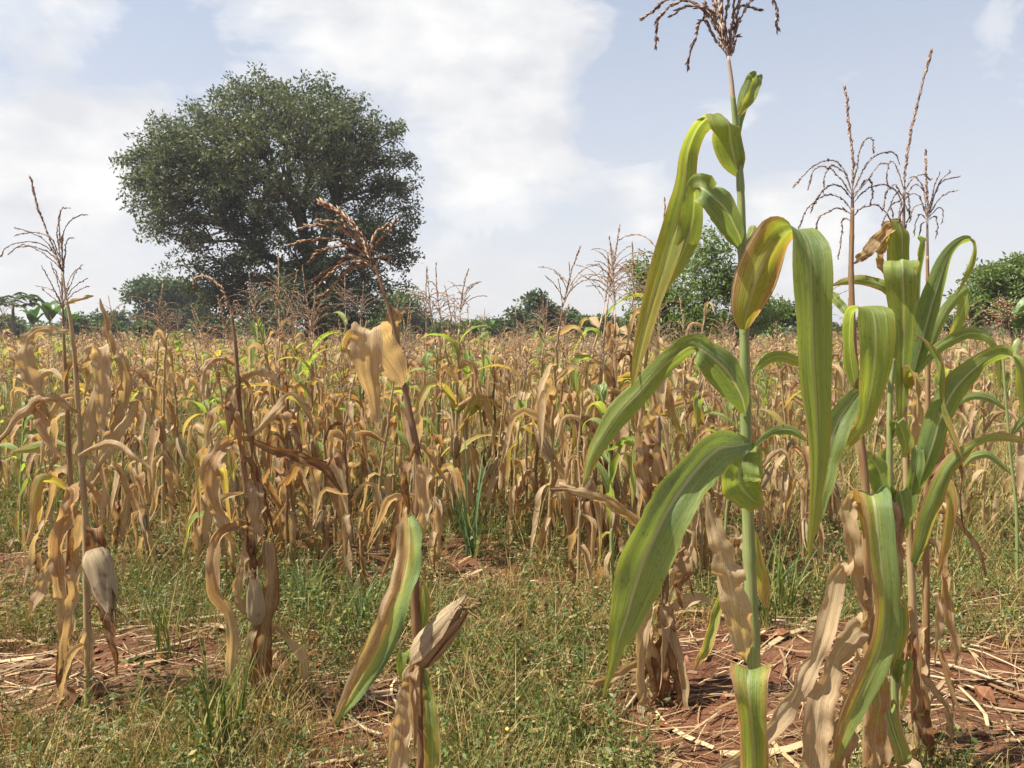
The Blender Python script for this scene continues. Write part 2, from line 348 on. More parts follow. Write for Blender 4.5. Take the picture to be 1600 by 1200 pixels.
CLOD = island_mat('soil_clod', [(0, (.11, .043, .024)), (.6, (.19, .077, .040)), (1, (.26, .125, .068))], .95, 0, 60, .1)
def bark_mat(name, a, b):
    m, t = new_mat(name); tco = nd(t, 'ShaderNodeTexCoord'); n = nd(t, 'ShaderNodeTexNoise', i_Scale=3.0, i_Detail=6.0); t.links.new(tco.outputs['Object'], n.inputs['Vector'])
    finish(t, ramp(t, n.outputs[0], [(.3, a), (.7, b)]), .85, 0, None, n.outputs[0], .6, .05, .2); return m
BARK = bark_mat('tree_bark', (.045, .032, .024), (.13, .10, .075))
BARK_L = bark_mat('shrub_bark', (.10, .08, .055), (.24, .19, .14))
def fol(name, a, b, c, tr=.22, rough=.42): return island_mat(name, [(0, a), (.5, b), (1, c)], rough, tr, 0, .3, (1.1, 1.2, .55))
FOL_BIG = fol('foliage_grey_green', (.050, .068, .038), (.10, .122, .066), (.19, .205, .115), .32, .48)
FOL_DK = fol('foliage_dark', (.042, .072, .032), (.075, .115, .045), (.13, .165, .065), .3)
FOL_MID = fol('foliage_mid', (.055, .10, .030), (.095, .155, .045), (.16, .215, .07), .30)
FOL_LT = fol('foliage_light', (.09, .145, .04), (.16, .22, .065), (.25, .31, .10), .4)
FOL_PALE = fol('foliage_pale', (.09, .13, .06), (.15, .19, .09), (.22, .26, .13), .25)
FOL_BAN = fol('banana_leaf', (.05, .12, .03), (.09, .18, .045), (.14, .23, .07), .3, .4)

# ------------------------------------------------------------------ ground
def gh(x, y):
    """height of the soil: low ridges and lumps close by, flat far away"""
    x = np.asarray(x, float); y = np.asarray(y, float); f = np.clip(1.6 - np.hypot(x, y) / 25.0, 0, 1)
    return f * (0.018 * np.sin(x * 3.1 + 1.3 * np.sin(y * 1.7)) + 0.020 * np.sin(y * 4.4 + .8 * np.sin(x * 2.3)) + 0.010 * np.sin(x * 9 + y * 5) + 0.008 * np.sin(y * 13 - x * 7))
ys = np.concatenate([[-60, -20, -6], np.arange(-2, 14, .06), np.geomspace(14, 1500, 60)[1:]])
xs = np.concatenate([-np.geomspace(9, 1500, 40)[::-1][:-1], np.arange(-9, 9.001, .07), np.geomspace(9, 1500, 40)[1:]])
gx, gy = np.meshgrid(xs, ys); nr = rs(4)
jit = np.where((np.abs(gx) < 8.5) & (gy < 13) & (gy > -2), 1, 0) * nr.normal(0, .006, gx.shape)
gz = gh(gx, gy) + jit
idx = np.arange(gx.size).reshape(gx.shape)
gq = np.stack([idx[:-1, :-1], idx[:-1, 1:], idx[1:, 1:], idx[1:, :-1]], -1).reshape(-1, 4)
g = MB().add(np.stack([gx, gy, gz], -1).reshape(-1, 3), gq).build('ground', SOIL)
tag(g, 'red brown soil of the maize field', None, None, 'structure')

# ------------------------------------------------------------------ trees and shrubs
def kmeans(X, k, rng, it=6):
    c = X[rng.choice(len(X), k, replace=False)]
    for _ in range(it):
        lab = np.argmin(((X[:, None] - c[None])**2).sum(-1), 1)
        for j in range(k):
            if (lab == j).any(): c[j] = X[lab == j].mean(0)
    return c, lab

def tree(name, label, cat, base, blobs, ncl, nleaf, lsize, mat, bark, rng, trunk_h, trunk_r, levels=(6, 5), clr=.5, group=None, leaf='hex', hang=0.3, shell=.45, aspect=.5, lean=0.0, stems=1, outl=.10):
    """blobs: ellipsoids (x, y, z, rx, ry, rz) in world metres; clusters of leaves in them, joined to the trunk by limbs"""
    B = np.array(blobs, float); vol = B[:, 3] * B[:, 4] * B[:, 5]; vol = vol**.72; pick = rng.choice(len(B), ncl, p=vol / vol.sum())
    d = nrm(rng.normal(size=(ncl, 3))); r = shell + (1 - shell) * rng.uniform(0, 1, ncl)**.6
    r = r * (1 + rng.normal(0, outl, ncl))
    Cn = B[pick, :3] + d * r[:, None] * B[pick, 3:]
    Cn[:, 2] = np.maximum(Cn[:, 2], base[2] + .25)
    root = empty(name, base, label, cat, group)
    tb = MB(); base = np.asarray(base, float); top = base + np.array([lean, 0, trunk_h])
    def limb(a, b, r0, r1, k=5, n=6, sag=.12):
        L = np.linalg.norm(b - a); K = [a, a + (b - a) * .35 + rng.normal(0, .06, 3) * L + [0, 0, sag * L * .6], a + (b - a) * .7 + rng.normal(0, .05, 3) * L + [0, 0, sag * L * .5], b]
        tube(tb, catmull(K, n), np.linspace(r0, r1, n), k)
    if stems == 1:
        fl = np.linspace(0, 1, 8); tube(tb, base + (top - base) * fl[:, None] + rng.normal(0, trunk_r * .12, (8, 3)) * [1, 1, 0], trunk_r * (1.0 + .55 * (1 - fl)**4) * (1 - .25 * fl), 10)
    k1 = levels[0]; c1, l1 = kmeans(Cn, min(k1, ncl), rng)
    for j in range(len(c1)):
        sub = Cn[l1 == j]
        if not len(sub): continue
        st = top - np.array([0, 0, rng.uniform(0, .35) * trunk_h]) if stems == 1 else base + rng.normal(0, .08, 3) * [1, 1, 0]
        j1 = st + (c1[j] - st) * .55
        rr = trunk_r * (.52 if stems == 1 else 1)
        limb(st, j1, rr, rr * .55, 7, 7)
        k2 = min(levels[1], len(sub)); c2, l2 = kmeans(sub, k2, rng)
        for i in range(k2):
            s2 = sub[l2 == i]
            if not len(s2): continue
            j2 = j1 + (c2[i] - j1) * .6; limb(j1, j2, rr * .45, rr * .2, 5, 5)
            for q in s2: limb(j2, q, rr * .16, rr * .05, 3, 4, .05)
    tb.build('trunk', bark, root, base)
    cb = MB(); n = ncl * nleaf
    P = np.repeat(Cn, nleaf, 0) + nrm(rng.normal(size=(n, 3))) * (clr * 1.7 * rng.uniform(0, 1, (n, 1))**.5) * [1, 1, .75]
    Z = rng.normal(size=(n, 3)) + (P - np.repeat(Cn, nleaf, 0)) / clr * .8 - [0, 0, hang]; X = rng.normal(size=(n, 3))
    s = lsize * rng.uniform(.6, 1.3, n); S = np.stack([s * aspect, s * .8, s], -1)
    if leaf == 'hex': scatter(cb, LEAF_V, LEAF_F, P, Z, X, S)
    else: scatter(cb, LEAF4_V, LEAF4_F, P, Z, X, S, quads=True)
    cb.build('crown', mat, root, base); return root

def blob(px, py, rx, ry, Y, dz=0.0, deep=1.0):
    p = at(px, py, Y + dz); k = Y / F; return (p[0], p[1], p[2], rx * k, rx * k * deep, ry * k)

rng = rs(11)
YB = 36.0; bt = at(492, HORIZON, YB); bt[2] = 0
tree('broadleaf_tree', 'huge dark grey-green spreading tree rising above the field', 'tree', bt,
     [blob(440, 250, 150, 112, YB), blob(440, 235, 120, 90, YB, -2.5), blob(350, 230, 70, 60, YB, -1), blob(298, 222, 62, 55, YB, .5), blob(255, 285, 60, 60, YB, -.5), blob(585, 215, 55, 60, YB), blob(610, 400, 40, 55, YB), blob(300, 290, 92, 88, YB, -1), blob(555, 280, 82, 105, YB, 1), blob(345, 375, 85, 85, YB), blob(545, 400, 76, 80, YB, -1), blob(440, 400, 95, 85, YB), blob(262, 258, 60, 42, YB, 1), blob(612, 330, 42, 58, YB), blob(350, 445, 58, 46, YB), blob(505, 455, 80, 50, YB, .5), blob(330, 470, 46, 40, YB, -.5), blob(430, 478, 66, 34, YB, -.8), blob(560, 478, 44, 36, YB, -.6), blob(230, 330, 38, 46, YB), blob(632, 275, 24, 34, YB), blob(400, 165, 60, 45, YB), blob(505, 165, 50, 40, YB), blob(480, 470, 60, 42, YB, -3), blob(545, 485, 40, 34, YB, -3), blob(410, 490, 50, 28, YB, -3)],
     1350, 74, .185, FOL_BIG, BARK, rng, 4.9, .48, (9, 9), .27, leaf='quad', shell=.45, aspect=.42, hang=.2, outl=.08)

# ------------------------------------------------------------------ background trees, shrubs, bananas, papaya
def gpt(px, Y): p = at(px, HORIZON, Y); p[2] = 0; return p
def bush(label, px, Y, blobs, ncl, nl, ls, mat, clr, name='shrub', cat='shrub', group='shrubs and trees at the field edge', trunk=.4, tr=.10, **kw):
    return tree(name, label, cat, gpt(px, Y), [blob(*b, Y) for b in blobs], ncl, nl, ls, mat, kw.pop('bark', BARK), rng, trunk, tr, kw.pop('levels', (4, 4)), clr, group, kw.pop('leaf', 'quad'), **kw)

bush('dark flat-topped tree beside the left foot of the huge tree', 268, 70, [(250, 452, 48, 14), (275, 462, 40, 18), (225, 462, 28, 10), (245, 492, 32, 16), (285, 490, 38, 22), (300, 470, 22, 25)], 220, 60, .36, FOL_DK, .55, 'flat_topped_tree', 'tree', trunk=1.6, tr=.25, shell=.3)
bush('pale green tree half hidden behind the right side of the huge tree', 622, 62, [(622, 478, 30, 24), (600, 490, 22, 20), (640, 490, 16, 18)], 120, 50, .30, FOL_PALE, .5, 'pale_tree', 'tree', trunk=1.2, tr=.14, shell=.2)
bush('small round dark tree just right of the pale green tree', 655, 75, [(655, 503, 17, 13)], 60, 60, .33, FOL_DK, .4, 'round_tree', 'tree', trunk=.5, tr=.14, shell=.3)
bush('dark tree with flat layered branches near the middle of the skyline', 845, 55, [(838, 470, 22, 10), (815, 492, 22, 6), (855, 485, 26, 8), (878, 494, 20, 6), (845, 505, 40, 9)], 110, 45, .30, FOL_DK, .3, 'layered_tree', 'tree', trunk=1.6, tr=.13, shell=.2)
bush('airy light green shrub with thin upright branches behind the tallest green maize', 1085, 15, [(1080, 455, 65, 55), (1110, 395, 45, 40), (1145, 440, 32, 42), (1025, 470, 45, 45), (1010, 430, 30, 35), (1070, 500, 90, 24), (1200, 490, 40, 25)], 480, 20, .09, FOL_LT, .10, 'airy_shrub', 'shrub', trunk=.3, tr=.02, stems=5, shell=.1, levels=(7, 5), bark=BARK_L, leaf='hex', aspect=.36)
bush('bright green feathery tree at the right edge of the field', 1590, 26, [(1560, 440, 50, 26), (1620, 425, 60, 30), (1540, 475, 38, 26), (1600, 480, 70, 30), (1680, 450, 60, 45), (1522, 472, 28, 34), (1548, 432, 36, 24)], 420, 46, .15, FOL_LT, .17, 'feathery_tree', 'tree', trunk=.9, tr=.12, shell=.35, leaf='hex', aspect=.4)
bush('dark loose shrub between the airy shrub and the right-hand maize', 1212, 40, [(1205, 490, 30, 18), (1230, 497, 22, 14), (1180, 500, 20, 14)], 90, 40, .2, FOL_DK, .28, tr=.06, shell=.1)
edge = [  # px, top, halfwidth, Y, material, words
 (12, 500, 22, 58, FOL_PALE, 'greyish twiggy shrub at the foot of the papaya'), (150, 498, 24, 66, FOL_DK, 'dark dense shrub left of the flat-topped tree'),
 (186, 494, 18, 80, FOL_DK, 'small dark treetop peeping over the shrubs near the flat-topped tree'), (168, 508, 16, 52, FOL_MID, 'bright green bush under the small dark treetop'),
 (225, 512, 14, 50, FOL_MID, 'low green bush below the flat-topped tree'), (122, 497, 20, 60, FOL_MID, 'green shrub right behind the banana plants'),
 (585, 508, 22, 55, FOL_MID, 'mid green shrub at the right foot of the huge tree'), (700, 511, 26, 70, FOL_MID, 'low green shrub right of the round dark tree'),
 (745, 508, 26, 62, FOL_LT, 'light green shrub in the middle of the skyline'), (785, 506, 28, 60, FOL_DK, 'broad dark shrub left of the layered tree'),
 (905, 506, 24, 60, FOL_MID, 'green shrub right of the layered tree'), (950, 500, 30, 62, FOL_DK, 'dark shrub left of the airy shrub'),
 (1000, 492, 30, 45, FOL_MID, 'green shrub touching the left side of the airy shrub'), (1150, 495, 34, 42, FOL_MID, 'green shrub right behind the airy shrub'),
 (1285, 508, 28, 66, FOL_DK, 'low dark shrub behind the drooping green leaf'), (1350, 507, 32, 60, FOL_MID, 'low green shrub behind the reddish maize stalk'),
 (1420, 506, 34, 64, FOL_DK, 'dark shrub behind the right-hand maize clump'), (1480, 504, 28, 50, FOL_MID, 'green shrub left of the feathery tree'),
 (330, 500, 36, 50, FOL_DK, 'dark undergrowth shrub under the left side of the huge tree'), (420, 500, 40, 46, FOL_DK, 'dark undergrowth shrub left of the huge trunk'), (545, 496, 36, 44, FOL_DK, 'dark undergrowth shrub right of the huge trunk')]
for (px, top, hw, Y, m, words) in edge:
    top -= 8; hh = (530 - top) / 2
    bush(words, px, Y, [(px - hw * .4, top + hh * 1.1, hw * .6, hh), (px + hw * .35, top + hh * 1.25, hw * .65, hh * .9), (px, top + hh, hw * .45, hh)], 90, 34, .0052 * Y, m, .0045 * Y, shell=.15, tr=.05)
# far hedge that closes the horizon, one mass nobody could count
hb = MB(); n = 42000; hr = rs(8); hy = hr.uniform(78, 110, n); hx = hr.uniform(-.95, .95, n) * hy
hv = 1.5 + 1.1 * np.sin(hx * .21) * np.sin(hx * .083 + 1) + .5 * np.sin(hx * .9 + 2)
hz = np.abs(hr.uniform(0, 1, n))**.8 * np.maximum(hv, .5)
scatter(hb, LEAF4_V, LEAF4_F, np.stack([hx, hy, hz], -1), hr.normal(size=(n, 3)), hr.normal(size=(n, 3)), np.stack([.42 * np.ones(n), .4 * np.ones(n), .65 * np.ones(n)], -1), quads=True)
tag(hb.build('far_hedge', FOL_MID), 'low far green hedge along the horizon', 'hedge', None, 'stuff')

def banana(px, Y, H, label, seed, nl=8, group='banana plants at the field edge'):
    r = rs(seed); b = gpt(px, Y); root = empty('banana_plant', b, label, 'banana plant', group)
    t = np.linspace(0, 1, 6)[:, None]; top = b + np.array([r.normal(0, .1), 0, H * .5])
    tube(MB_ := MB(), b + (top - b) * t, np.linspace(.16, .10, 6), 8); MB_.build('trunk', ST['green'], root, b)
    for i in range(nl):
        az = i * 2.4 + r.uniform(-.4, .4); L = H * r.uniform(.55, .75); th = R(r.uniform(55, 85)); dr = r.uniform(.9, 2.3)
        n = 10; s = np.linspace(0, 1, n); P = np.zeros((n, 3)); p = top.copy()
        for k in range(n):
            P[k] = p; a = th - dr * s[k]**1.6; p = p + L / n * np.array([math.cos(az) * math.cos(a), math.sin(az) * math.cos(a), math.sin(a)])
        Wd = L * .14 * np.minimum(1, np.maximum(.08, (s - .12) * 6)) * (1 - s**3)**.7
        lm = ribbon(MB(), P, Wd, np.tile([-math.sin(az), math.cos(az), 0], (n, 1)), 4, .3, .12, 6, r); lm.build('leaf', FOL_BAN, root, b)
banana(52, 48, 3.0, 'banana plant between the papaya trunk and the left tall tassels', 21)
banana(78, 46, 3.4, 'banana plant with a leaf standing straight up, left of the tall tassels', 22)
banana(104, 50, 2.8, 'banana plant right of the banana plant with the upright leaf', 23)
banana(762, 58, 2.2, 'banana plant rising over the shrubs left of the layered tree', 24, 7)
banana(915, 44, 2.4, 'banana plant right of the layered tree', 25, 7)
banana(1588, 19, 2.3, 'banana plant with drooping leaves in front of the feathery tree', 26, 6)

def papaya():
    Y = 50; b = gpt(20, Y); root = empty('papaya_tree', b, 'slender papaya tree with a flat leafy head at the left edge', 'papaya tree'); r = rs(5)
    top = at(20, 476, Y); t = np.linspace(0, 1, 7)[:, None]; tube(mb := MB(), b + (top - b) * t, np.linspace(.13, .08, 7), 7); mb.build('trunk', BARK_L, root, b)
    for k in range(20):
        az = k * 2.4; L = r.uniform(.8, 1.4); el = r.uniform(-.1, .8); d = np.array([math.cos(az) * math.cos(el), math.sin(az) * math.cos(el), math.sin(el)])
        e = top + d * L; lf = MB(); tube(lf, catmull([top, top + d * L * .5 + [0, 0, .08], e], 4), .012, 3)
        for q in range(7):
            a2 = az + (q - 3) * .5; dd = np.array([math.cos(a2), math.sin(a2), -.25 - .1 * abs(q - 3)]); s = np.linspace(0, 1, 5)[:, None]
            ribbon(lf, e + dd * s * .55, np.array([.03, .11, .14, .09, .005]), np.tile([-math.sin(a2), math.cos(a2), 0], (5, 1)), 2, .2)
        lf.build('leaf', FOL_DK, root, b)
papaya()

# ------------------------------------------------------------------ maize: leaves, stalks, tassels, cobs
def blade_profile(s): return np.minimum(1, .40 + 2.6 * s) * np.maximum(1 - s**1.7, 0)**.9 + .004

def grown_leaf(mb, r, base, az, L, wm, style, n=14, m=5, mat=0):
    """a leaf grown from its collar: style green, fold (sharply bent over), hang (limp along the stalk), stub"""
    s = np.linspace(0, 1, n)
    if style == 'green': th = R(r.uniform(45, 78)) - r.uniform(1.5, 3.0) * s**r.uniform(.9, 1.6)
    elif style == 'fold':
        b = r.uniform(.18, .5); k = 1 / (1 + np.exp(-(s - b) * r.uniform(18, 55))); t0 = R(r.uniform(25, 70)); th = t0 * (1 - k) + R(r.uniform(-88, -62)) * k
    else:
        t0 = R(r.uniform(-50, 35)); k = np.clip(s * r.uniform(3, 10), 0, 1); th = t0 * (1 - k) + R(r.uniform(-90, -70)) * k
    th = th + np.convolve(r.normal(0, .20 if style != 'green' else .06, n + 4), np.ones(5) / 5 * 1.6, 'valid')
    a = az + r.normal(0, .25) * s + (np.convolve(r.normal(0, .45, n + 4), np.ones(5) / 5, 'valid') if style != 'green' else 0)
    d = np.stack([np.cos(a) * np.cos(th), np.sin(a) * np.cos(th), np.sin(th)], -1) * L / (n - 1)
    P = base + np.concatenate([np.zeros((1, 3)), np.cumsum(d, 0)[:-1]])
    C = np.stack([-np.sin(a), np.cos(a), 0 * a], -1)
    tw = r.normal(0, .5 if style == 'green' else 1.8) * s**1.3 + (0 if style == 'green' else r.normal(0, .3))
    T = nrm(np.gradient(P, axis=0)); C = nrm(C - (C * T).sum(1, keepdims=True) * T); Nn = np.cross(T, C); C = C * np.cos(tw)[:, None] + Nn * np.sin(tw)[:, None]
    dry = style != 'green'
    Wd = wm * blade_profile(s) * (1 + r.normal(0, .05, n) * (1 if dry else .2))
    fo = (r.uniform(.3, 1.15) if dry else r.uniform(.15, .5)) * (1 + (r.uniform(-.4, .4) * np.sin(s * 7) if dry else 0))
    ribbon(mb, P, Wd, C, m, fo, .15 if dry else .08, r.uniform(1.2, 2.6), r, mat, .08 if dry else .02, .06 if dry else .02)
    return P

def spikelet_branch(mb, P, r, dens, size, mat=0, rad=.0013, k=3):
    """one tassel branch: a thin rachis with pointed spikelets along it"""
    tube(mb, P, np.linspace(rad, rad * .5, len(P)), k, mat, True)
    L = np.linalg.norm(np.diff(P, axis=0), axis=1); cum = np.concatenate([[0], np.cumsum(L)]); tot = cum[-1]; n = max(3, int(tot * dens))
    u = np.linspace(.06, .995, n) * tot; pos = np.stack([np.interp(u, cum, P[:, i]) for i in range(3)], -1)
    T = nrm(np.gradient(P, axis=0)); Td = np.stack([np.interp(u, cum, T[:, i]) for i in range(3)], -1)
    kp = r.rand(n) > .22 * (n > 12); pos, Td = pos[kp], Td[kp]; n = len(pos)
    o = r.normal(size=(n, 3)); Z = Td * 1.0 + nrm(o) * r.uniform(.15, .5, (n, 1)); sz = size * r.uniform(.7, 1.25, n); sz[-2:] *= .8
    scatter(mb, SPK_V, SPK_F, pos, Z, o, np.stack([sz * 1.0, sz * 1.0, sz], -1), mat)

def tassel_paths(r, base, up, L, nlat, spread, droop, wind=(0, 0, 0)):
    """spine and lateral branches growing out of the top of a stalk"""
    up = nrm(np.asarray(up, float)); n = 8; s = np.linspace(0, 1, n)[:, None]
    bend = r.normal(0, .16, 3) + np.asarray(wind); sp = base + up * L * s + bend * L * s**2 * .5
    out = [sp]
    for i in range(nlat):
        f = .04 + .42 * i / max(nlat - 1, 1); b = base + (sp[-1] - base) * f
        az = i * 2.4 + r.uniform(-.5, .5); l = L * r.uniform(.45, .78) * (1 - .35 * f)
        th = R(r.uniform(50, 72)) * (1 - .2 * spread); dr = droop * r.uniform(.6, 1.5); p = b.copy(); P = []
        for k in range(8):
            P.append(p.copy()); a = th - dr * (k / 7)**1.2
            p = p + l / 7 * (np.array([math.cos(az) * math.cos(a), math.sin(az) * math.cos(a), math.sin(a)]) + np.asarray(wind) * .35)
        out.append(np.array(P))
    return out

def cob(r, base, d, L, rad, parent, origin, mat, silk=True, peel=.5):
    """ear in its dry husk: overlapping husk leaves round a spindle, silk at the tip"""
    d = nrm(np.asarray(d, float)); a = nrm(np.cross(d, [0.2, .1, 1.0])); b = np.cross(d, a); n = 12; s = np.linspace(0, 1, n)
    body = MB(); prof = rad * (np.sin(np.pi * np.clip(.12 + .84 * s**.8, 0, 1))**.8) * (1 - .30 * s) * (1 + .05 * np.sin(s * 11)); tube(body, base + d * L * s[:, None], prof, 12)
    o = body.build('cob', mat, parent, origin)
    for k in range(5):
        az = k * 2.15 + r.uniform(-.3, .3); ll = L * r.uniform(.95, 1.22); u = np.linspace(-1, 1, 17); half = r.uniform(1.0, 1.35) * np.clip((1.02 - s) / .45, .05, 1)**.7 * np.clip(.55 + s * 2, 0, 1)
        op = peel * r.uniform(.2, 1.0) * np.maximum(0, s - .5)**2 * 1.6 * L * .35; rr = np.maximum(prof * 1.03, rad * .22) + .0012 + .0011 * k + op
        th = az + u[None, :] * half[:, None] + .05 * np.sin(s * 6 + k)[:, None]; rad_ = rr[:, None] * (1 + .05 * np.sin(u * 11 + k)[None, :] * np.sin(s * 3 + .4)[:, None] + .04 * np.sin(s * 9 + k)[:, None] * np.cos(u * 5)[None, :] + .12 * np.abs(u)[None, :]**3)
        V = (base + d * ll * s[:, None])[:, None, :] + a * (np.cos(th) * rad_)[:, :, None] + b * (np.sin(th) * rad_)[:, :, None]
        ix = np.arange(n * 17).reshape(n, 17); Q = np.stack([ix[:-1, :-1], ix[:-1, 1:], ix[1:, 1:], ix[1:, :-1]], -1).reshape(-1, 4)
        uv = np.stack(np.broadcast_arrays(u[None, :] * .5 + .5, s[:, None]), -1).reshape(-1, 2); MB().add(V.reshape(-1, 3), Q, None, uv).build('husk_leaf', mat, o, origin)
    if silk:
        sm = MB(); tip = base + d * L * .95
        for k in range(22):
            e = nrm(d + r.normal(0, .55, 3)); l = L * r.uniform(.12, .28); tube(sm, catmull([tip, tip + e * l * .6, tip + e * l + [0, 0, -l * .4] + r.normal(0, l * .2, 3)], 5), .0012, 3)
        sm.build('silk', SILK, o, origin)
    return o

def stalk_tube(mb, P, r0, r1, nodes, k=8):
    n = len(P); s = np.linspace(0, 1, n); Rr = r0 + (r1 - r0) * s**1.1
    for q in nodes: Rr = Rr * (1 + .20 * np.exp(-((s - q) / .008)**2)) * (1 + .05 * np.clip((s - q) * 60, 0, 1) * (s < q + .08))
    tube(mb, P, Rr, k)

TONES = {  # leaf materials from the bottom of the plant to its top, stalk, tassel
 'tan':    (['brown', 'tan', 'tan', 'tan', 'rust', 'tan', 'tan'], 'tan', TASSEL),
 'brown':  (['brown', 'brown', 'brown', 'rust', 'tan', 'brown', 'rust'], 'brown', TASSEL),
 'rust':   (['brown', 'rust', 'rust', 'turning', 'rust', 'tan'], 'red', TASSEL),
 'turning': (['brown', 'tan', 'tan', 'turning', 'yellow', 'turning', 'lime'], 'tan', TASSEL),
 'green':  (['tan', 'turning', 'yellow', 'lime', 'green', 'green', 'pale'], 'green', TASSEL_P),
}
def proto(seed, tone, tassel=True, H=1.45, nl=11, ncob=1):
    """meshes of one maize plant about H tall, standing at the origin"""
    r = rs(seed); mats, st, tm = TONES[tone]; out = []
    Hs = H * .80 if tassel else H * .92; lean = r.normal(0, .06, 2); n = 36; s = np.linspace(0, 1, n)
    wig = np.stack([np.convolve(r.normal(0, .010, n + 8), np.ones(9) / 3, 'valid') * s, np.convolve(r.normal(0, .010, n + 8), np.ones(9) / 3, 'valid') * s, 0 * s], -1)
    P = np.stack([lean[0] * s**1.5, lean[1] * s**1.5, Hs * s], -1) + wig
    nodes = np.linspace(.10, .94, nl) + r.normal(0, .012, nl); mb = MB(); stalk_tube(mb, P, .0115, .0055, nodes, 7)
    out.append(('stalk', mb.mesh('stalk', ST[st]), None))
    az0 = r.uniform(0, 6.28)
    for i, q in enumerate(nodes):
        f = i / (nl - 1); mk = mats[min(len(mats) - 1, int(f * len(mats)))] if r.rand() < .75 else mats[r.randint(len(mats))]
        dryl = mk in ('tan', 'brown', 'rust', 'turning')
        style = ('hang' if (f < .45 or r.rand() < .25) else 'fold') if dryl else ('green' if r.rand() < .55 else 'fold')
        L = r.uniform(.36, .62) * (1 - .30 * abs(f - .55)) * H / 1.45 * (.9 if dryl else 1.0) * (1 - .45 * max(f - .6, 0) / .4); wm = r.uniform(.030, .048) * (1.0 if dryl else 1.0)
        b = np.array([np.interp(q, s, P[:, k]) for k in range(3)]); mb = MB(); grown_leaf(mb, r, b, az0 + (i % 2) * math.pi + r.normal(0, .5), L, wm, style)
        out.append(('leaf', mb.mesh('leaf', LM[mk]), None))
    for c in range(ncob):
        q = r.uniform(.34, .5); b = np.array([np.interp(q, s, P[:, k]) for k in range(3)]); az = r.uniform(0, 6.28); dn = 1.0 if r.rand() < .4 else -1.0
        d = nrm(np.array([math.cos(az) * .45, math.sin(az) * .45, dn])); ss = np.linspace(0, 1, 8); Lc = r.uniform(.13, .18); mb = MB()
        tube(mb, b + d * Lc * ss[:, None], .021 * np.sin(np.pi * (.12 + .83 * ss))**.7, 7)
        for k in range(3):
            a2 = k * 2.1; e = nrm(np.cross(d, [math.cos(a2), math.sin(a2), .3])); ribbon(mb, b + d * Lc * 1.25 * ss[:, None] + e * (.022 * np.sin(np.pi * (.12 + .7 * ss)))[:, None], .016 * (1 - ss**3) + .002, np.tile(np.cross(d, e), (8, 1)), 2, -.5, .1, 2, r)
        out.append(('cob', mb.mesh('cob', HUSK if r.rand() < .6 else HUSK_D), None))
    if tassel:
        L = H * .20 * r.uniform(.9, 1.25); mb = MB(); top = P[-1]; up = nrm(P[-1] - P[-4] + r.normal(0, .006, 3))
        neck = top + up * H * .05; tube(mb, np.stack([top, neck]), [.004, .0028], 5)
        for j, Q in enumerate(tassel_paths(r, neck, up, L, r.randint(9, 17), .5, r.uniform(.7, 1.9))): spikelet_branch(mb, Q, r, 260 if j else 420, .0135 if j else .017)
        out.append(('tassel', mb.mesh('tassel', tm), None))
    return out

def plant(parts, loc, rz, sc, label, group=None, name='maize_plant', cat='maize plant', tilt=(0, 0)):
    root = empty(name, loc, label, cat, group); root.rotation_euler = (tilt[0], tilt[1], rz); root.scale = (sc, sc, sc)
    for nm, me, _ in parts: link(nm, me, root)
    return root
def joined(parts):
    """the same plant as one mesh, for copies too small to show their parts"""
    tm = bpy.data.meshes.new('maize_plant'); mats = []; V = []; UV = []; mb = MB()
    for nm, me, _ in parts:
        m = me.materials[0]
        if m not in mats: mats.append(m)
        v = np.zeros(len(me.vertices) * 3, np.float32); me.vertices.foreach_get('co', v); v = v.reshape(-1, 3)
        lv = np.zeros(len(me.loops), np.int32); me.loops.foreach_get('vertex_index', lv); uvl = np.zeros(len(me.loops) * 2, np.float32); me.uv_layers[0].data.foreach_get('uv', uvl)
        uv = np.zeros((len(v), 2)); uv[lv] = uvl.reshape(-1, 2)
        lt = np.zeros(len(me.polygons), np.int32); me.polygons.foreach_get('loop_total', lt); nq = int((lt == 4).sum())
        mb.add(v, lv[:nq * 4].reshape(-1, 4), lv[nq * 4:].reshape(-1, 3), uv, mats.index(m))
    return mb.mesh('maize_plant', mats)

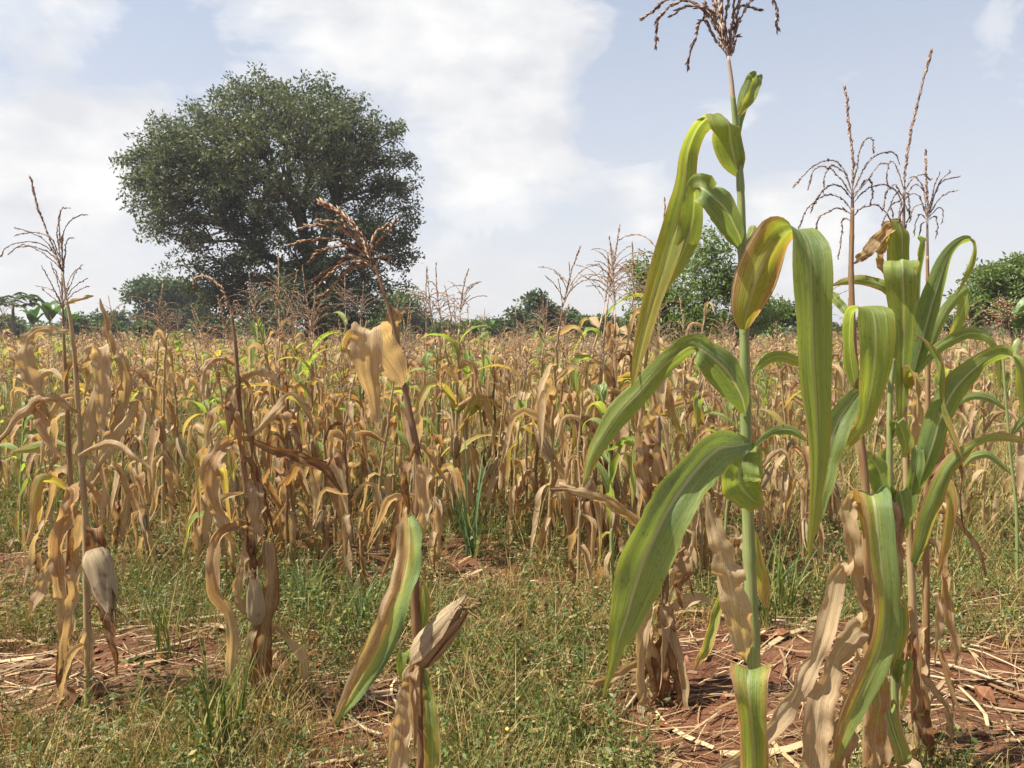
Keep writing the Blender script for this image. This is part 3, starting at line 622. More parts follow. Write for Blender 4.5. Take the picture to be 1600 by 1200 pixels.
# ---- plants drawn from the photograph: stalk, leaves, tassel and cob traced with their own depth
class Hero:
    def __init__(s, label, Y, stalk, r0, r1, smat, seed, cat='maize plant', group=None, name='maize_plant'):
        s.Y = Y; s.r = rs(seed); K = [at(x, y, Y + (d[0] if d else 0)) for x, y, *d in stalk]
        if K[0][2] > .02:
            b = K[0].copy(); b[2] = 0; b[:2] += (K[0] - K[1])[:2] * .5; K = [b] + K
        s.o = K[0].copy(); s.o[2] = 0; s.root = empty(name, s.o, label, cat, group); s.P = catmull(K, 90)
        mb = MB(); nodes = np.sort(s.r.uniform(0, .06) + np.linspace(.02, .88, 10)); stalk_tube(mb, s.P, r0, r1, nodes, 10); mb.build('stalk', ST[smat], s.root, s.o)
    def leaf(s, mat, keys, dY=0.0, fold=.3, ruf=.06, rk=2.0, crumple=.03, n=40, m=12, label=None):
        """keys: (px, py, dY, half width px, cross angle in the picture, cross tilt in depth)"""
        K = []
        for k in keys:
            x, y, dy, hw = k[:4]; ang = R(k[4]) if len(k) > 4 else 0.0; dep = R(k[5]) if len(k) > 5 else 0.0
            i_ = len(K); a_, b_ = keys[max(i_ - 1, 0)], keys[min(i_ + 1, len(keys) - 1)]; tx, ty = b_[0] - a_[0], a_[1] - b_[1]
            if abs(math.cos(ang) * tx - math.sin(ang) * ty) < abs(math.cos(ang) * tx + math.sin(ang) * ty): ang = -ang
            Y = s.Y + dY + dy; c = (RGT * math.cos(ang) + UPV * math.sin(ang)) * math.cos(dep) + FWD * math.sin(dep)
            if K and c @ np.array(K[-1][4:7]) < 0: c = -c
            K.append([*at(x, y, Y), hw * Y / F, *c])
        dry = mat in ('tan', 'brown', 'rust', 'turning'); n = int(n * 1.4) if dry else n
        K = catmull(np.array(K), n); mb = MB()
        def sm(k_): return np.convolve(s.r.normal(0, 1, n + 8), np.hanning(9) / 2.0, 'valid') * k_
        env = np.sin(np.pi * np.clip(np.linspace(0, 1, n) * 1.0, 0, 1))**.5
        if dry:
            K[:, :3] += np.stack([sm(.0014), sm(.004), sm(.001)], -1) * env[:, None]; K[:, 4:7] += np.stack([sm(.10), sm(.30), sm(.10)], -1); K[:, 3] *= 1.15 * np.clip(1 + sm(.09), .7, 1.25); fold = fold * np.clip(1 + sm(.6), .2, 2.0)
        else: K[:, :3] += np.stack([sm(.0012), sm(.002), sm(.001)], -1) * env[:, None]; K[:, 4:7] += np.stack([sm(.06), sm(.10), sm(.06)], -1)
        ribbon(mb, K[:, :3], np.maximum(K[:, 3], .0006), K[:, 4:7], m, np.clip(fold * np.clip(1.25 - .5 * np.linspace(0, 1, n), 0, 2), -1.3, 1.3), ruf * (.8 if dry else 1), rk * (.9 if dry else 1), s.r, 0, crumple * (.9 if dry else 1.5), .06 if dry else .04, .05 if dry else .03)
        o = mb.build('leaf', LM[mat], s.root, s.o)
        if label: o['label'] = label
        return o
    def extra(s, n, mats, f0=.08, f1=.8, L=(.18, .38), W=(.018, .032)):
        """more limp dry leaves grown along the stalk"""
        for i in range(n):
            q = int(len(s.P) * (f0 + (f1 - f0) * (i + s.r.rand()) / n)); mb = MB()
            grown_leaf(mb, s.r, s.P[min(q, len(s.P) - 1)], s.r.uniform(0, 6.28), s.r.uniform(*L), s.r.uniform(*W), 'hang' if s.r.rand() < .75 else 'fold', 18, 8)
            mb.build('leaf', LM[mats[s.r.randint(len(mats))]], s.root, s.o)
    def tassel(s, mat, branches, dens=330, size=.0115, neck=None):
        size *= .86; dens *= 1.9
        first = None
        for j, br in enumerate(branches):
            Q = catmull([at(x, y, s.Y + (d[0] if d else 0)) for x, y, *d in br], 16); mb = MB(); Q[2:] += np.cumsum(s.r.normal(0, .0012, (14, 3)), 0)
            spikelet_branch(mb, Q, s.r, dens * (2.2 if j == 0 else 1), size * (1.35 if j == 0 else 1), 0, .0016 if j == 0 else .0011, 5)
            if j == 0:
                if neck: tube(mb, catmull([at(x, y, s.Y) for x, y in neck], 10), np.linspace(.0045, .0028, 10), 7)
                first = mb.build('tassel', mat, s.root, s.o)
            else: mb.build('tassel_branch', mat, first, s.o)
    def autolat(s, base, tip, n, spread, droop, lpx):
        """lateral branches along the lower part of a spike, arching to both sides and in depth"""
        out = []
        for i in range(n):
            f = .02 + .45 * i / n; bx, by = base[0] + (tip[0] - base[0]) * f, base[1] + (tip[1] - base[1]) * f; sd_ = 1 if i % 2 else -1
            a = R(s.r.uniform(35, 75)); l = lpx * s.r.uniform(.65, 1.1); dp = s.r.uniform(-.5, .5) * l / F * s.Y; pts = []
            x, y = bx, by; dr = droop * s.r.uniform(.6, 1.4)
            for k in range(6):
                pts.append((x, y, dp * (k / 5))); th = a - dr * (k / 5); x += sd_ * math.cos(th) * l / 5 * spread; y -= math.sin(th) * l / 5
            out.append(pts)
        return out

# --- 1: the tall green plant right of the middle
h = Hero('tallest green maize plant, its tassel cut by the top of the picture', 1.38,
         [(1182, 1240), (1178, 1040), (1172, 900), (1168, 780), (1165, 650), (1163, 520), (1160, 400), (1157, 290), (1150, 200), (1145, 150)], .0130, .0042, 'green', 31)
h.tassel(TASSEL_P, [[(1138, 90), (1132, 50), (1126, 0), (1122, -70), (1120, -120)],
    [(1137, 85), (1120, 45), (1090, 10), (1050, 2), (1022, 20), (1003, 36)], [(1136, 80), (1112, 30), (1075, 4), (1040, 20), (1030, 50), (1026, 75)],
    [(1137, 88), (1118, 60), (1100, 35), (1088, 60), (1080, 90), (1078, 112)], [(1137, 80), (1115, 30), (1098, 8), (1092, 20), (1090, 34)],
    [(1139, 85), (1150, 40), (1165, 5), (1190, -12), (1206, 15), (1212, 46)], [(1139, 84), (1142, 40), (1150, -10), (1170, -40)], [(1139, 90), (1146, 62), (1152, 60), (1153, 78)],
    [(1138, 80), (1148, 30), (1160, 8), (1185, 12)], [(1136, 70), (1130, 20), (1110, -30), (1095, -50)], [(1138, 76), (1134, 30), (1140, -30), (1150, -60)], [(1137, 86), (1124, 50), (1108, 20), (1070, 12), (1045, 22)],
    [(1139, 78), (1152, 36), (1158, 0), (1175, -30)], [(1137, 92), (1128, 70), (1118, 40), (1112, 0)]], 420, .0125, [(1145, 152), (1143, 125), (1138, 88)])
h.leaf('lime', [(1157, 277, 0, 4, 0), (1149, 255, -.01, 20, 0), (1142, 222, -.02, 27, 0, 8), (1139, 192, -.03, 28, 0, 25), (1120, 177, .0, 24, 10, 45), (1092, 196, .03, 17, 20, 30), (1077, 235, .05, 16, 15, 10), (1070, 285, .06, 17, 10, 0), (1058, 335, .06, 20, 14, 0), (1040, 400, .05, 20, 20, 0), (1016, 480, .04, 16, 22, 0), (998, 555, .03, 10, 20, 0), (988, 605, .02, 2, 20, 0)], fold=.35, ruf=.05)
h.leaf('green', [(1153, 205, .02, 7, 10), (1158, 178, .02, 9, 20), (1166, 148, .02, 12, 15), (1175, 124, .02, 11, 10), (1181, 120, .0, 9, 0, 50), (1175, 142, -.02, 9, -5), (1163, 165, -.02, 8, -20), (1154, 180, -.02, 3, -20)], fold=.5)
h.leaf('pale', [(1160, 388, 0, 6, 30), (1152, 360, -.02, 22, 50), (1132, 325, -.04, 28, 52), (1106, 302, -.05, 25, 58, 10), (1088, 291, -.03, 20, 60, 45), (1086, 310, .02, 19, 25, 50), (1082, 350, .04, 20, 15, 10), (1066, 398, .05, 16, 22), (1042, 440, .05, 9, 25), (1018, 488, .05, 2, 25)], fold=.22)
h.leaf('pale', [(1162, 385, .01, 3, 0), (1172, 365, .02, 8, 0), (1178, 352, .03, 4, 0)], fold=.3, n=14)
h.leaf('droop', [(1163, 515, -.01, 8, 0), (1166, 490, -.02, 24, -10), (1180, 440, -.04, 36, -22), (1203, 392, -.05, 37, -30, 10), (1226, 363, -.06, 36, -20, 35), (1252, 362, -.09, 34, -3, 25), (1264, 395, -.11, 33, 0, 4), (1267, 450, -.11, 31, 0), (1269, 520, -.10, 28, 0), (1272, 590, -.09, 25, 0), (1276, 660, -.08, 21, 4), (1277, 730, -.07, 14, 8), (1272, 800, -.06, 8, 10), (1264, 870, -.05, 1.5, 10)], fold=.30, ruf=.04, label='long leaf, yellow and brown edged at its base, drooping grey-green beyond the fold')
h.leaf('pale', [(1165, 645, -.01, 7, 20), (1157, 615, -.03, 24, 40), (1135, 578, -.05, 31, 48), (1105, 553, -.06, 26, 55, 15), (1080, 543, -.05, 21, 55, 45), (1050, 562, -.02, 17, 55, 20), (1010, 598, .02, 19, 52), (972, 640, .04, 21, 48), (945, 682, .05, 16, 38), (925, 720, .05, 10, 30), (911, 757, .05, 1.5, 25)], fold=.35)
h.leaf('lime', [(1178, 590, .05, 3, 80), (1195, 565, .07, 8, 80), (1218, 556, .08, 9, 85), (1245, 564, .08, 8, 85), (1268, 572, .08, 2, 80)], fold=.3, n=20)
h.leaf('green', [(1176, 700, .03, 3, 80), (1205, 676, .05, 7, 80), (1235, 672, .06, 8, 90), (1262, 688, .06, 2, 80)], fold=.3, n=20)
h.leaf('pale', [(1170, 693, -.02, 8, 60), (1150, 697, -.05, 20, 62), (1118, 705, -.09, 33, 55, 10), (1078, 745, -.12, 34, 45), (1040, 805, -.14, 39, 36), (1010, 865, -.14, 43, 22), (990, 925, -.13, 36, 18), (972, 985, -.12, 22, 18), (958, 1035, -.11, 9, 18), (942, 1092, -.10, 1.5, 18)], fold=.26, ruf=.05, n=50)
h.leaf('lime', [(1170, 690, .01, 10, 0), (1160, 715, -.01, 32, 0), (1155, 750, -.02, 36, -4), (1172, 778, -.02, 24, -15), (1192, 788, -.01, 3, -20)], fold=.5, ruf=.08)
h.leaf('tan', [(1168, 1038, .01, 5, 0), (1160, 1000, -.02, 15, -8), (1150, 940, -.04, 21, -10), (1134, 880, -.05, 20, -12), (1118, 830, -.05, 13, -15), (1104, 775, -.04, 2, -15)], fold=.35, ruf=.1, crumple=.06)
h.leaf('edge', [(1148, 905, .03, 3, 30), (1128, 930, .02, 9, 20), (1112, 980, .0, 11, 22), (1098, 1020, -.01, 9, 25), (1083, 1047, -.01, 1, 25)], fold=.7)
h.leaf('stripe', [(1180, 1120, -.02, 8, 0), (1178, 1085, -.06, 28, 0), (1174, 1052, -.13, 33, -4, 10), (1172, 1048, -.20, 34, -6), (1172, 1080, -.23, 30, -4), (1174, 1130, -.23, 24, 0), (1176, 1190, -.22, 25, 0), (1172, 1260, -.21, 20, 0), (1165, 1330, -.2, 3, 0)], fold=.35, ruf=.07, label='striped leaf folded over at the bottom of the stalk')
h.leaf('tan', [(1176, 880, .02, 3, 0), (1166, 850, .03, 12, 0), (1150, 840, .04, 9, 0), (1140, 860, .05, 3, 0)], fold=.4, n=16)
h.leaf('yellow', [(1180, 830, .03, 2, 0), (1186, 880, .03, 9, 5), (1192, 920, .04, 10, 10), (1196, 950, .04, 2, 10)], fold=.4, n=16)

# --- 2: the leaning dry plant with the cob left of the middle
h = Hero('dry leaning maize plant with a hanging half-green leaf and a ripe cob', 1.80,
         [(655, 1260), (660, 1150), (652, 1000), (648, 900), (650, 820), (655, 745), (650, 695), (641, 650), (632, 603), (623, 545), (611, 492), (600, 460)], .0135, .0035, 'brown', 32)
h.tassel(TASSEL, [[(585, 415), (570, 385), (548, 350), (525, 330), (503, 318)],
    [(580, 405), (555, 372), (525, 355), (485, 350), (468, 356)], [(578, 402), (550, 382), (515, 372), (480, 374), (456, 380)], [(584, 412), (560, 392), (530, 384), (500, 392), (484, 410)],
    [(588, 420), (565, 412), (540, 414), (515, 432), (498, 450)], [(588, 418), (570, 408), (545, 404), (520, 420), (490, 440)], [(590, 422), (575, 415), (548, 420), (525, 445), (505, 462)],
    [(575, 395), (545, 358), (520, 342), (498, 338)], [(580, 405), (577, 385), (585, 365), (600, 355), (608, 358)], [(584, 408), (583, 390), (592, 372), (604, 360), (612, 346)], [(588, 416), (592, 405), (605, 400), (610, 410)], [(570, 388), (550, 362), (532, 338), (510, 326)]], 360, .0165, [(600, 462), (594, 440), (585, 414)])
h.leaf('tan', [(633, 606, 0, 4, 35), (622, 585, -.02, 14, 35), (607, 560, -.04, 22, 28), (593, 536, -.06, 24, 18), (582, 521, -.09, 24, 8), (575, 518, -.13, 23, 4), (573, 537, -.15, 22, 2), (577, 580, -.14, 17, 0), (583, 625, -.11, 10, 0), (589, 660, -.10, 5, 0), (594, 684, -.10, 1, 0)], fold=.35, ruf=.08)
h.leaf('turning', [(570, 520, -.08, 3, 60), (557, 522, -.05, 10, 60), (545, 532, -.02, 8, 60), (536, 560, .0, 4, 50)], fold=.4, n=18)
h.leaf('tan', [(622, 560, .01, 4, 0), (612, 535, .02, 11, 0), (612, 505, .02, 13, 0), (620, 485, .01, 12, -5, 20), (628, 490, .0, 6, -10, 40)], fold=.4, ruf=.1, n=24)
h.leaf('rust', [(652, 705, 0, 5, 0), (662, 735, -.02, 11, 5), (668, 775, -.03, 13, 0), (660, 815, -.03, 10, -15), (652, 850, -.02, 2, -20)], fold=.6, ruf=.1, n=24)
h.leaf('brown', [(650, 695, 0, 5, 0), (638, 725, -.02, 8, -5), (633, 760, -.02, 6, -5), (640, 800, -.01, 1, -5)], fold=.7, ruf=.12, n=20)
h.leaf('half', [(638, 808, -.02, 9, 0), (640, 832, -.05, 19, 4, 10), (639, 872, -.08, 22, 6), (629, 918, -.10, 23, 14, -15), (610, 972, -.12, 24, 22), (582, 1030, -.14, 23, 32, 15), (556, 1075, -.15, 18, 38), (534, 1110, -.15, 9, 40), (518, 1134, -.15, 1, 40)], fold=.22, ruf=.16, rk=2.3, crumple=.09, n=48, label='leaf brown along one half and green along the other')
h.leaf('edge', [(652, 1030, .0, 5, 0), (660, 985, .0, 9, 0), (664, 945, -.01, 10, -5), (660, 915, -.01, 6, -8)], fold=.5, n=20)
h.leaf('rust', [(652, 1035, -.02, 5, 0), (640, 1060, -.05, 13, -3), (634, 1105, -.06, 15, 0), (628, 1165, -.06, 14, 0), (618, 1240, -.06, 12, 0), (612, 1300, -.06, 3, 0)], fold=.35, ruf=.08)
h.leaf('edge', [(660, 1040, .0, 4, 0), (668, 1080, -.01, 9, 0), (674, 1130, -.02, 13, 0), (675, 1190, -.02, 14, 0), (672, 1250, -.02, 8, 0)], fold=.3, ruf=.12)
h.leaf('turning', [(648, 1110, .0, 4, 0), (634, 1110, -.02, 9, 0), (618, 1125, -.02, 8, 5), (610, 1180, -.02, 5, 0), (606, 1220, -.02, 1, 0)], fold=.5, n=20)
h.leaf('lime', [(646, 1035, .01, 4, 0), (630, 1020, .0, 9, 0), (625, 1045, -.01, 8, 0), (632, 1070, -.01, 2, 0)], fold=.5, n=18)
cb_ = at(652, 1032, 1.76); cob(h.r, cb_, at(722, 948, 1.66) - cb_, np.linalg.norm(at(722, 948, 1.66) - cb_), .031, h.root, h.o, HUSK, True, .25)

h.extra(6, ['brown', 'rust', 'tan'], .1, .7, (.14, .26))

# --- 3 and 4: the two stalks with tall tassels at the left edge
h = Hero('dry maize stalk with the taller tassel near the left edge', 2.62,
         [(138, 1075), (137, 1000), (135, 900), (133, 800), (128, 740), (122, 640), (117, 560), (110, 500), (104, 470)], .0135, .0045, 'tan', 33)
h.tassel(TASSEL_P, [[(99, 432), (90, 400), (76, 360), (63, 320), (54, 278)],
    [(98, 425), (88, 400), (66, 382), (40, 378), (12, 388), (3, 402)], [(95, 415), (80, 388), (55, 366), (22, 356)], [(97, 420), (80, 398), (50, 388), (28, 390)], [(98, 425), (85, 408), (60, 392), (35, 384), (12, 398)],
    [(95, 410), (92, 370), (96, 330), (108, 326)], [(97, 415), (98, 380), (104, 352), (118, 340), (136, 338)], [(99, 425), (100, 395), (104, 375), (111, 374)], [(94, 405), (94, 360), (97, 325)], [(100, 428), (100, 405), (101, 385)], [(93, 402), (78, 372), (50, 362), (20, 368)]], 330, .011, [(104, 472), (101, 450), (98, 425)])
h.leaf('tan', [(112, 519, 0, 3, 80), (90, 516, -.02, 5, 80), (62, 516, -.04, 7, 78, 20), (44, 530, -.05, 10, 40, 20), (38, 556, -.05, 12, 10, 5), (47, 590, -.04, 13, -10), (62, 625, -.03, 9, -20), (77, 655, -.02, 1, -20)], fold=.3, ruf=.06)
h.leaf('turning', [(124, 645, -.01, 3, 60), (108, 637, -.03, 6, 70), (85, 624, -.04, 7, 75), (58, 628, -.05, 9, 55), (30, 648, -.04, 9, 45), (-2, 684, -.03, 6, 40), (-20, 700, -.02, 1, 40)], fold=.5, ruf=.1)
h.leaf('rust', [(56, 632, -.03, 5, 20), (64, 655, -.04, 10, 20), (78, 690, -.04, 8, 30), (98, 716, -.03, 2, 30)], fold=.5, n=22)
h.leaf('tan', [(122, 582, .0, 3, -40), (134, 562, -.02, 8, -40), (148, 546, -.04, 11, -25, 25), (158, 552, -.06, 12, 0, 20), (161, 600, -.06, 12, 0), (160, 650, -.05, 8, 0), (158, 690, -.05, 2, 0)], fold=.3, ruf=.1)
h.leaf('tan', [(128, 730, -.01, 4, -30), (136, 680, -.02, 9, -22), (150, 620, -.03, 11, -25), (168, 572, -.03, 9, -40, 25), (186, 562, -.02, 9, -60, 30), (197, 590, .0, 9, -10, 20), (193, 625, .01, 9, 5), (182, 665, .02, 7, 15), (176, 700, .02, 1, 10)], fold=.5, ruf=.09)
h.leaf('rust', [(183, 565, .01, 3, 10), (172, 535, .01, 6, 15), (163, 500, .01, 6, 5), (156, 466, .01, .8, 5)], fold=.5, n=18)
h.leaf('tan', [(132, 760, .0, 3, 60), (155, 725, -.02, 7, 60), (180, 680, -.02, 9, 55), (205, 640, -.01, 9, 50), (216, 626, .0, 2, 40)], fold=.6, ruf=.12, n=24)
h.leaf('rust', [(122, 712, -.35, 2, 85), (150, 698, -.42, 6, 88), (176, 694, -.46, 6, 88), (205, 710, -.48, 6, 65), (235, 732, -.5, 1.5, 60)], fold=.5, n=20)
h.leaf('tan', [(136, 770, .02, 3, 0), (160, 735, .03, 8, -20), (182, 730, .04, 9, -50, 20), (200, 760, .05, 9, 10), (198, 790, .05, 8, 0), (190, 840, .05, 2, 0)], fold=.6, ruf=.12, n=24)
h.leaf('turning', [(134, 650, .02, 3, 60), (150, 635, .03, 9, 60), (165, 620, .04, 8, 55), (180, 612, .04, 2, 50)], fold=.4, n=18)
h.leaf('brown', [(137, 960, -.01, 3, 0), (152, 945, -.03, 6, -30), (168, 970, -.03, 8, -15), (180, 1010, -.03, 7, -5), (183, 1055, -.02, 1.5, 0)], fold=.6, ruf=.12, n=24)
h.leaf('brown', [(136, 840, .0, 4, 0), (148, 825, -.02, 12, 0), (152, 845, -.04, 13, 0, 20), (148, 880, -.04, 8, 0), (140, 905, -.03, 2, 0)], fold=.5, n=20)
cb_ = at(148, 858, 2.56); cob(h.r, cb_, at(174, 952, 2.52) - cb_, np.linalg.norm(at(174, 952, 2.5) - cb_), .042, h.root, h.o, HUSK, True, .7)

h.extra(7, ['brown', 'tan', 'tan'], .05, .75)
h = Hero('dry reddish maize stalk with the lower of the two tall tassels at the left edge', 2.75,
         [(98, 1070), (102, 950), (108, 850), (110, 760), (107, 690), (104, 620), (101, 560), (99, 510)], .0135, .0045, 'red', 34)
h.tassel(TASSEL_P, [[(98, 470), (97, 440), (96, 400), (95, 370)], [(97, 480), (88, 462), (75, 452), (55, 446)], [(97, 475), (85, 450), (72, 425), (66, 416)], [(97, 472), (88, 440), (80, 425), (76, 415)], [(97, 468), (92, 440), (84, 420)],
    [(99, 475), (108, 445), (118, 424), (126, 418)], [(99, 478), (110, 455), (124, 440), (134, 436)], [(99, 480), (112, 462), (128, 452), (138, 448)], [(99, 472), (106, 440), (116, 422), (122, 420)], [(97, 482), (86, 468), (66, 450)]], 300, .0105, [(99, 512), (98, 470)])
h.leaf('rust', [(108, 760, -.01, 4, 0), (117, 768, -.04, 12, 5, 15), (112, 800, -.06, 15, 5), (96, 840, -.07, 15, 20), (92, 880, -.07, 13, 5), (98, 925, -.06, 12, -8), (100, 970, -.05, 8, 0), (98, 1010, -.04, 2, 0)], fold=.5, ruf=.12, crumple=.06)
h.leaf('yellow', [(106, 765, -.02, 3, 60), (85, 752, -.05, 8, 60), (64, 748, -.08, 9, 50, 20), (55, 775, -.09, 11, 10), (52, 810, -.08, 9, 10), (42, 850, -.07, 2, 10)], fold=.5, ruf=.12, n=28)
h.leaf('tan', [(104, 860, -.02, 3, 50), (86, 872, -.05, 7, 55), (72, 900, -.06, 10, 30), (58, 935, -.06, 10, 28), (44, 965, -.05, 2, 25)], fold=.5, ruf=.12, n=26, crumple=.07)
h.leaf('tan', [(105, 890, -.02, 3, 0), (118, 880, -.06, 9, -10), (118, 915, -.08, 13, 5), (112, 960, -.08, 10, 5), (106, 1000, -.07, 11, 0), (102, 1050, -.06, 8, 10), (98, 1085, -.05, 3, 20)], fold=.6, ruf=.14, n=30, crumple=.07)
h.leaf('brown', [(106, 780, .01, 3, 0), (118, 800, .0, 10, 0), (120, 850, -.01, 10, 0), (112, 890, -.01, 3, 0)], fold=.5, n=20)
h.leaf('brown', [(100, 1000, .0, 3, 0), (96, 1030, -.05, 7, 0), (98, 1070, -.08, 8, 10), (110, 1090, -.10, 8, 30), (90, 1105, -.14, 2, 40)], fold=.5, n=20)
h.leaf('tan', [(99, 475, -.01, 1.5, 85), (115, 470, -.02, 4, 85), (132, 464, -.02, 3, 85), (146, 462, -.02, .8, 85)], fold=.6, n=16)
h.leaf('edge', [(108, 700, .02, 2, 80), (80, 690, .05, 7, 80), (50, 700, .08, 9, 70), (20, 706, .1, 2, 60)], fold=.4, n=18)
h.leaf('tan', [(103, 600, .02, 2, 80), (80, 580, .05, 6, 80), (62, 590, .06, 8, 40), (55, 620, .06, 2, 30)], fold=.5, n=18)

h.extra(9, ['brown', 'rust', 'tan', 'turning'], .05, .8)

# --- 5: the ragged brown plant left of the middle
h = Hero('ragged brown maize plant with a small cob and a tassel hooked over', 2.68,
         [(409, 1110), (402, 1000), (396, 900), (386, 780), (378, 700), (372, 600), (367, 530), (362, 492)], .0135, .0045, 'brown', 35)
h.tassel(TASSEL, [[(360, 482), (353, 462), (342, 444), (325, 432), (309, 432), (304, 448)], [(360, 484), (352, 470), (345, 468), (343, 480)], [(361, 486), (366, 470), (372, 470), (374, 485)], [(361, 488), (352, 478), (346, 485), (345, 500)], [(361, 488), (370, 478), (378, 484), (380, 500)], [(360, 486), (356, 470), (349, 462), (346, 470)]], 340, .0125, [(362, 494), (360, 482)])
for m_, ks in (
 ('rust', [(378, 700, 0, 4, 0), (360, 690, -.03, 9, 40), (340, 712, -.06, 12, 30), (328, 755, -.07, 14, 10), (338, 795, -.07, 13, -10), (352, 825, -.06, 9, -20), (366, 850, -.05, 2, -20)]),
 ('brown', [(384, 780, -.01, 4, 0), (396, 755, -.03, 10, 0), (400, 785, -.05, 14, 0, 15), (402, 830, -.05, 11, 0), (396, 870, -.04, 3, 0)]),
 ('rust', [(392, 835, -.01, 4, 40), (366, 822, -.05, 10, 50), (344, 840, -.08, 12, 30), (333, 880, -.09, 12, 5), (340, 925, -.09, 11, -10), (358, 962, -.08, 9, -15), (364, 1000, -.07, 10, 0), (360, 1050, -.06, 7, 0), (372, 1090, -.05, 2, 0)]),
 ('tan', [(396, 820, -.01, 3, 0), (388, 850, -.04, 9, -5), (380, 890, -.05, 8, 0), (374, 930, -.05, 9, 5), (384, 960, -.05, 3, 20)]),
 ('brown', [(400, 890, -.01, 4, 0), (420, 850, -.04, 11, 0), (424, 900, -.06, 12, 0), (422, 950, -.06, 13, 5), (412, 1005, -.06, 15, 5), (408, 1060, -.05, 14, 0), (406, 1110, -.05, 8, 0), (406, 1140, -.05, 3, 0)]),
 ('rust', [(402, 970, -.02, 2, 20), (430, 978, -.05, 5, 50), (456, 1002, -.07, 6, 35), (475, 1032, -.07, 6, 5), (474, 1082, -.06, 1, 0)]),
 ('brown', [(406, 1040, -.02, 2, 60), (428, 1060, -.04, 4, 50), (446, 1082, -.05, 4, 40), (458, 1106, -.05, 1, 40)]),
 ('tan', [(376, 690, .0, 3, 50), (405, 668, -.03, 6, 60), (430, 640, -.03, 7, 55), (455, 618, -.02, 6, 60), (480, 640, .0, 5, 20), (490, 670, .0, 1, 0)]),
 ('rust', [(372, 600, .0, 3, 60), (395, 580, .0, 7, 65), (420, 585, .02, 7, 50), (440, 610, .03, 2, 30)]),
 ('brown', [(376, 680, .02, 3, 0), (420, 700, .05, 6, 70), (460, 712, .06, 8, 75), (505, 730, .06, 7, 70), (535, 770, .06, 2, 40)]),
 ('rust', [(380, 720, -.01, 3, 0), (372, 660, -.03, 7, 20), (352, 632, -.04, 8, 60), (332, 660, -.05, 9, 20), (322, 700, -.04, 2, 10)]),
 ('tan', [(384, 770, .0, 3, 0), (350, 780, -.02, 8, 40), (330, 800, -.03, 10, 10), (322, 835, -.03, 6, 0), (330, 860, -.03, 1, 0)]),
 ('rust', [(370, 570, .0, 3, 40), (340, 560, -.02, 6, 70), (320, 580, -.03, 7, 30), (315, 620, -.03, 2, 10)])):
    h.leaf(m_, ks, fold=.55, ruf=.13, crumple=.07, n=32)
cb_ = at(402, 972, 2.6); cob(h.r, cb_, at(394, 892, 2.56) - cb_, .175, .026, h.root, h.o, HUSK, True, .4)

h.extra(9, ['brown', 'brown', 'tan'], .05, .8)

# --- 6: the collapsed dead plant behind the big green leaf
h = Hero('collapsed dead maize plant with shredded leaves behind the broad drooping green leaf', 2.72,
         [(1034, 1085), (1036, 1000), (1040, 900), (1036, 800), (1030, 720), (1028, 650)], .0125, .008, 'brown', 36)
for m_, ks in (
 ('brown', [(1038, 880, 0, 4, 0), (1060, 862, -.03, 11, 0), (1068, 890, -.05, 13, 0), (1060, 920, -.05, 7, 10), (1066, 950, -.05, 2, 0)]),
 ('tan', [(1037, 960, 0, 4, 0), (1015, 950, -.04, 9, 20), (1002, 1000, -.06, 10, 10), (998, 1050, -.07, 8, 0), (1008, 1100, -.08, 8, -15), (1024, 1150, -.1, 8, -10), (1020, 1160, -.12, 2, -10)]),
 ('tan', [(1038, 950, 0, 3, 0), (1048, 985, -.04, 8, -15), (1062, 1030, -.06, 8, -20), (1072, 1085, -.08, 7, -10), (1080, 1120, -.1, 7, -30), (1098, 1148, -.12, 5, -40), (1104, 1152, -.14, 1, -40)]),
 ('brown', [(1036, 1000, 0, 4, 0), (1012, 985, -.03, 9, 0), (1018, 1030, -.05, 11, 0), (1022, 1080, -.05, 6, 0), (1018, 1100, -.05, 1, 0)]),
 ('brown', [(1037, 990, 0, 4, 0), (1032, 1030, -.05, 13, 0), (1036, 1080, -.05, 10, 0), (1034, 1110, -.05, 3, 0)]),
 ('brown', [(1038, 940, .0, 4, 0), (1040, 960, -.03, 14, 0), (1046, 1000, -.03, 12, 0), (1052, 1040, -.03, 6, 0), (1064, 1060, -.03, 1, 0)]),
 ('tan', [(1034, 1010, -.01, 3, 60), (1000, 1030, -.05, 6, 55), (965, 1052, -.08, 7, 60), (930, 1066, -.1, 6, 70), (912, 1068, -.1, 2, 70)]),
 ('brown', [(1032, 760, 0, 4, 0), (1022, 712, -.03, 12, 0), (1005, 690, -.06, 17, 5, 20), (1004, 715, -.08, 16, 5), (1008, 750, -.08, 10, 0), (1014, 790, -.07, 3, 0)]),
 ('edge', [(1034, 790, 0, 4, 0), (1052, 745, -.02, 10, 0), (1060, 775, -.04, 12, 0), (1050, 830, -.04, 8, 0), (1046, 850, -.03, 2, 0)]),
 ('turning', [(1034, 870, .0, 3, 70), (1000, 820, -.02, 7, 60), (950, 785, -.04, 9, 65), (905, 768, -.05, 7, 80), (860, 764, -.05, 2, 85)]),
 ('tan', [(1034, 840, .0, 3, 0), (1000, 850, -.03, 9, 45), (978, 862, -.04, 6, 30), (968, 840, -.04, 2, 30)]),
 ('brown', [(1036, 1040, -.01, 3, 0), (1056, 1060, -.05, 5, 20), (1062, 1100, -.08, 6, 0), (1054, 1130, -.1, 2, 0)]),
 ('tan', [(1034, 1050, -.02, 3, 0), (1012, 1070, -.06, 5, 20), (1000, 1110, -.1, 5, 10), (1010, 1140, -.14, 2, -20)])):
    h.leaf(m_, ks, fold=.5, ruf=.14, crumple=.08, n=32)

h.extra(12, ['brown', 'brown', 'tan'], .05, .7, (.16, .36))

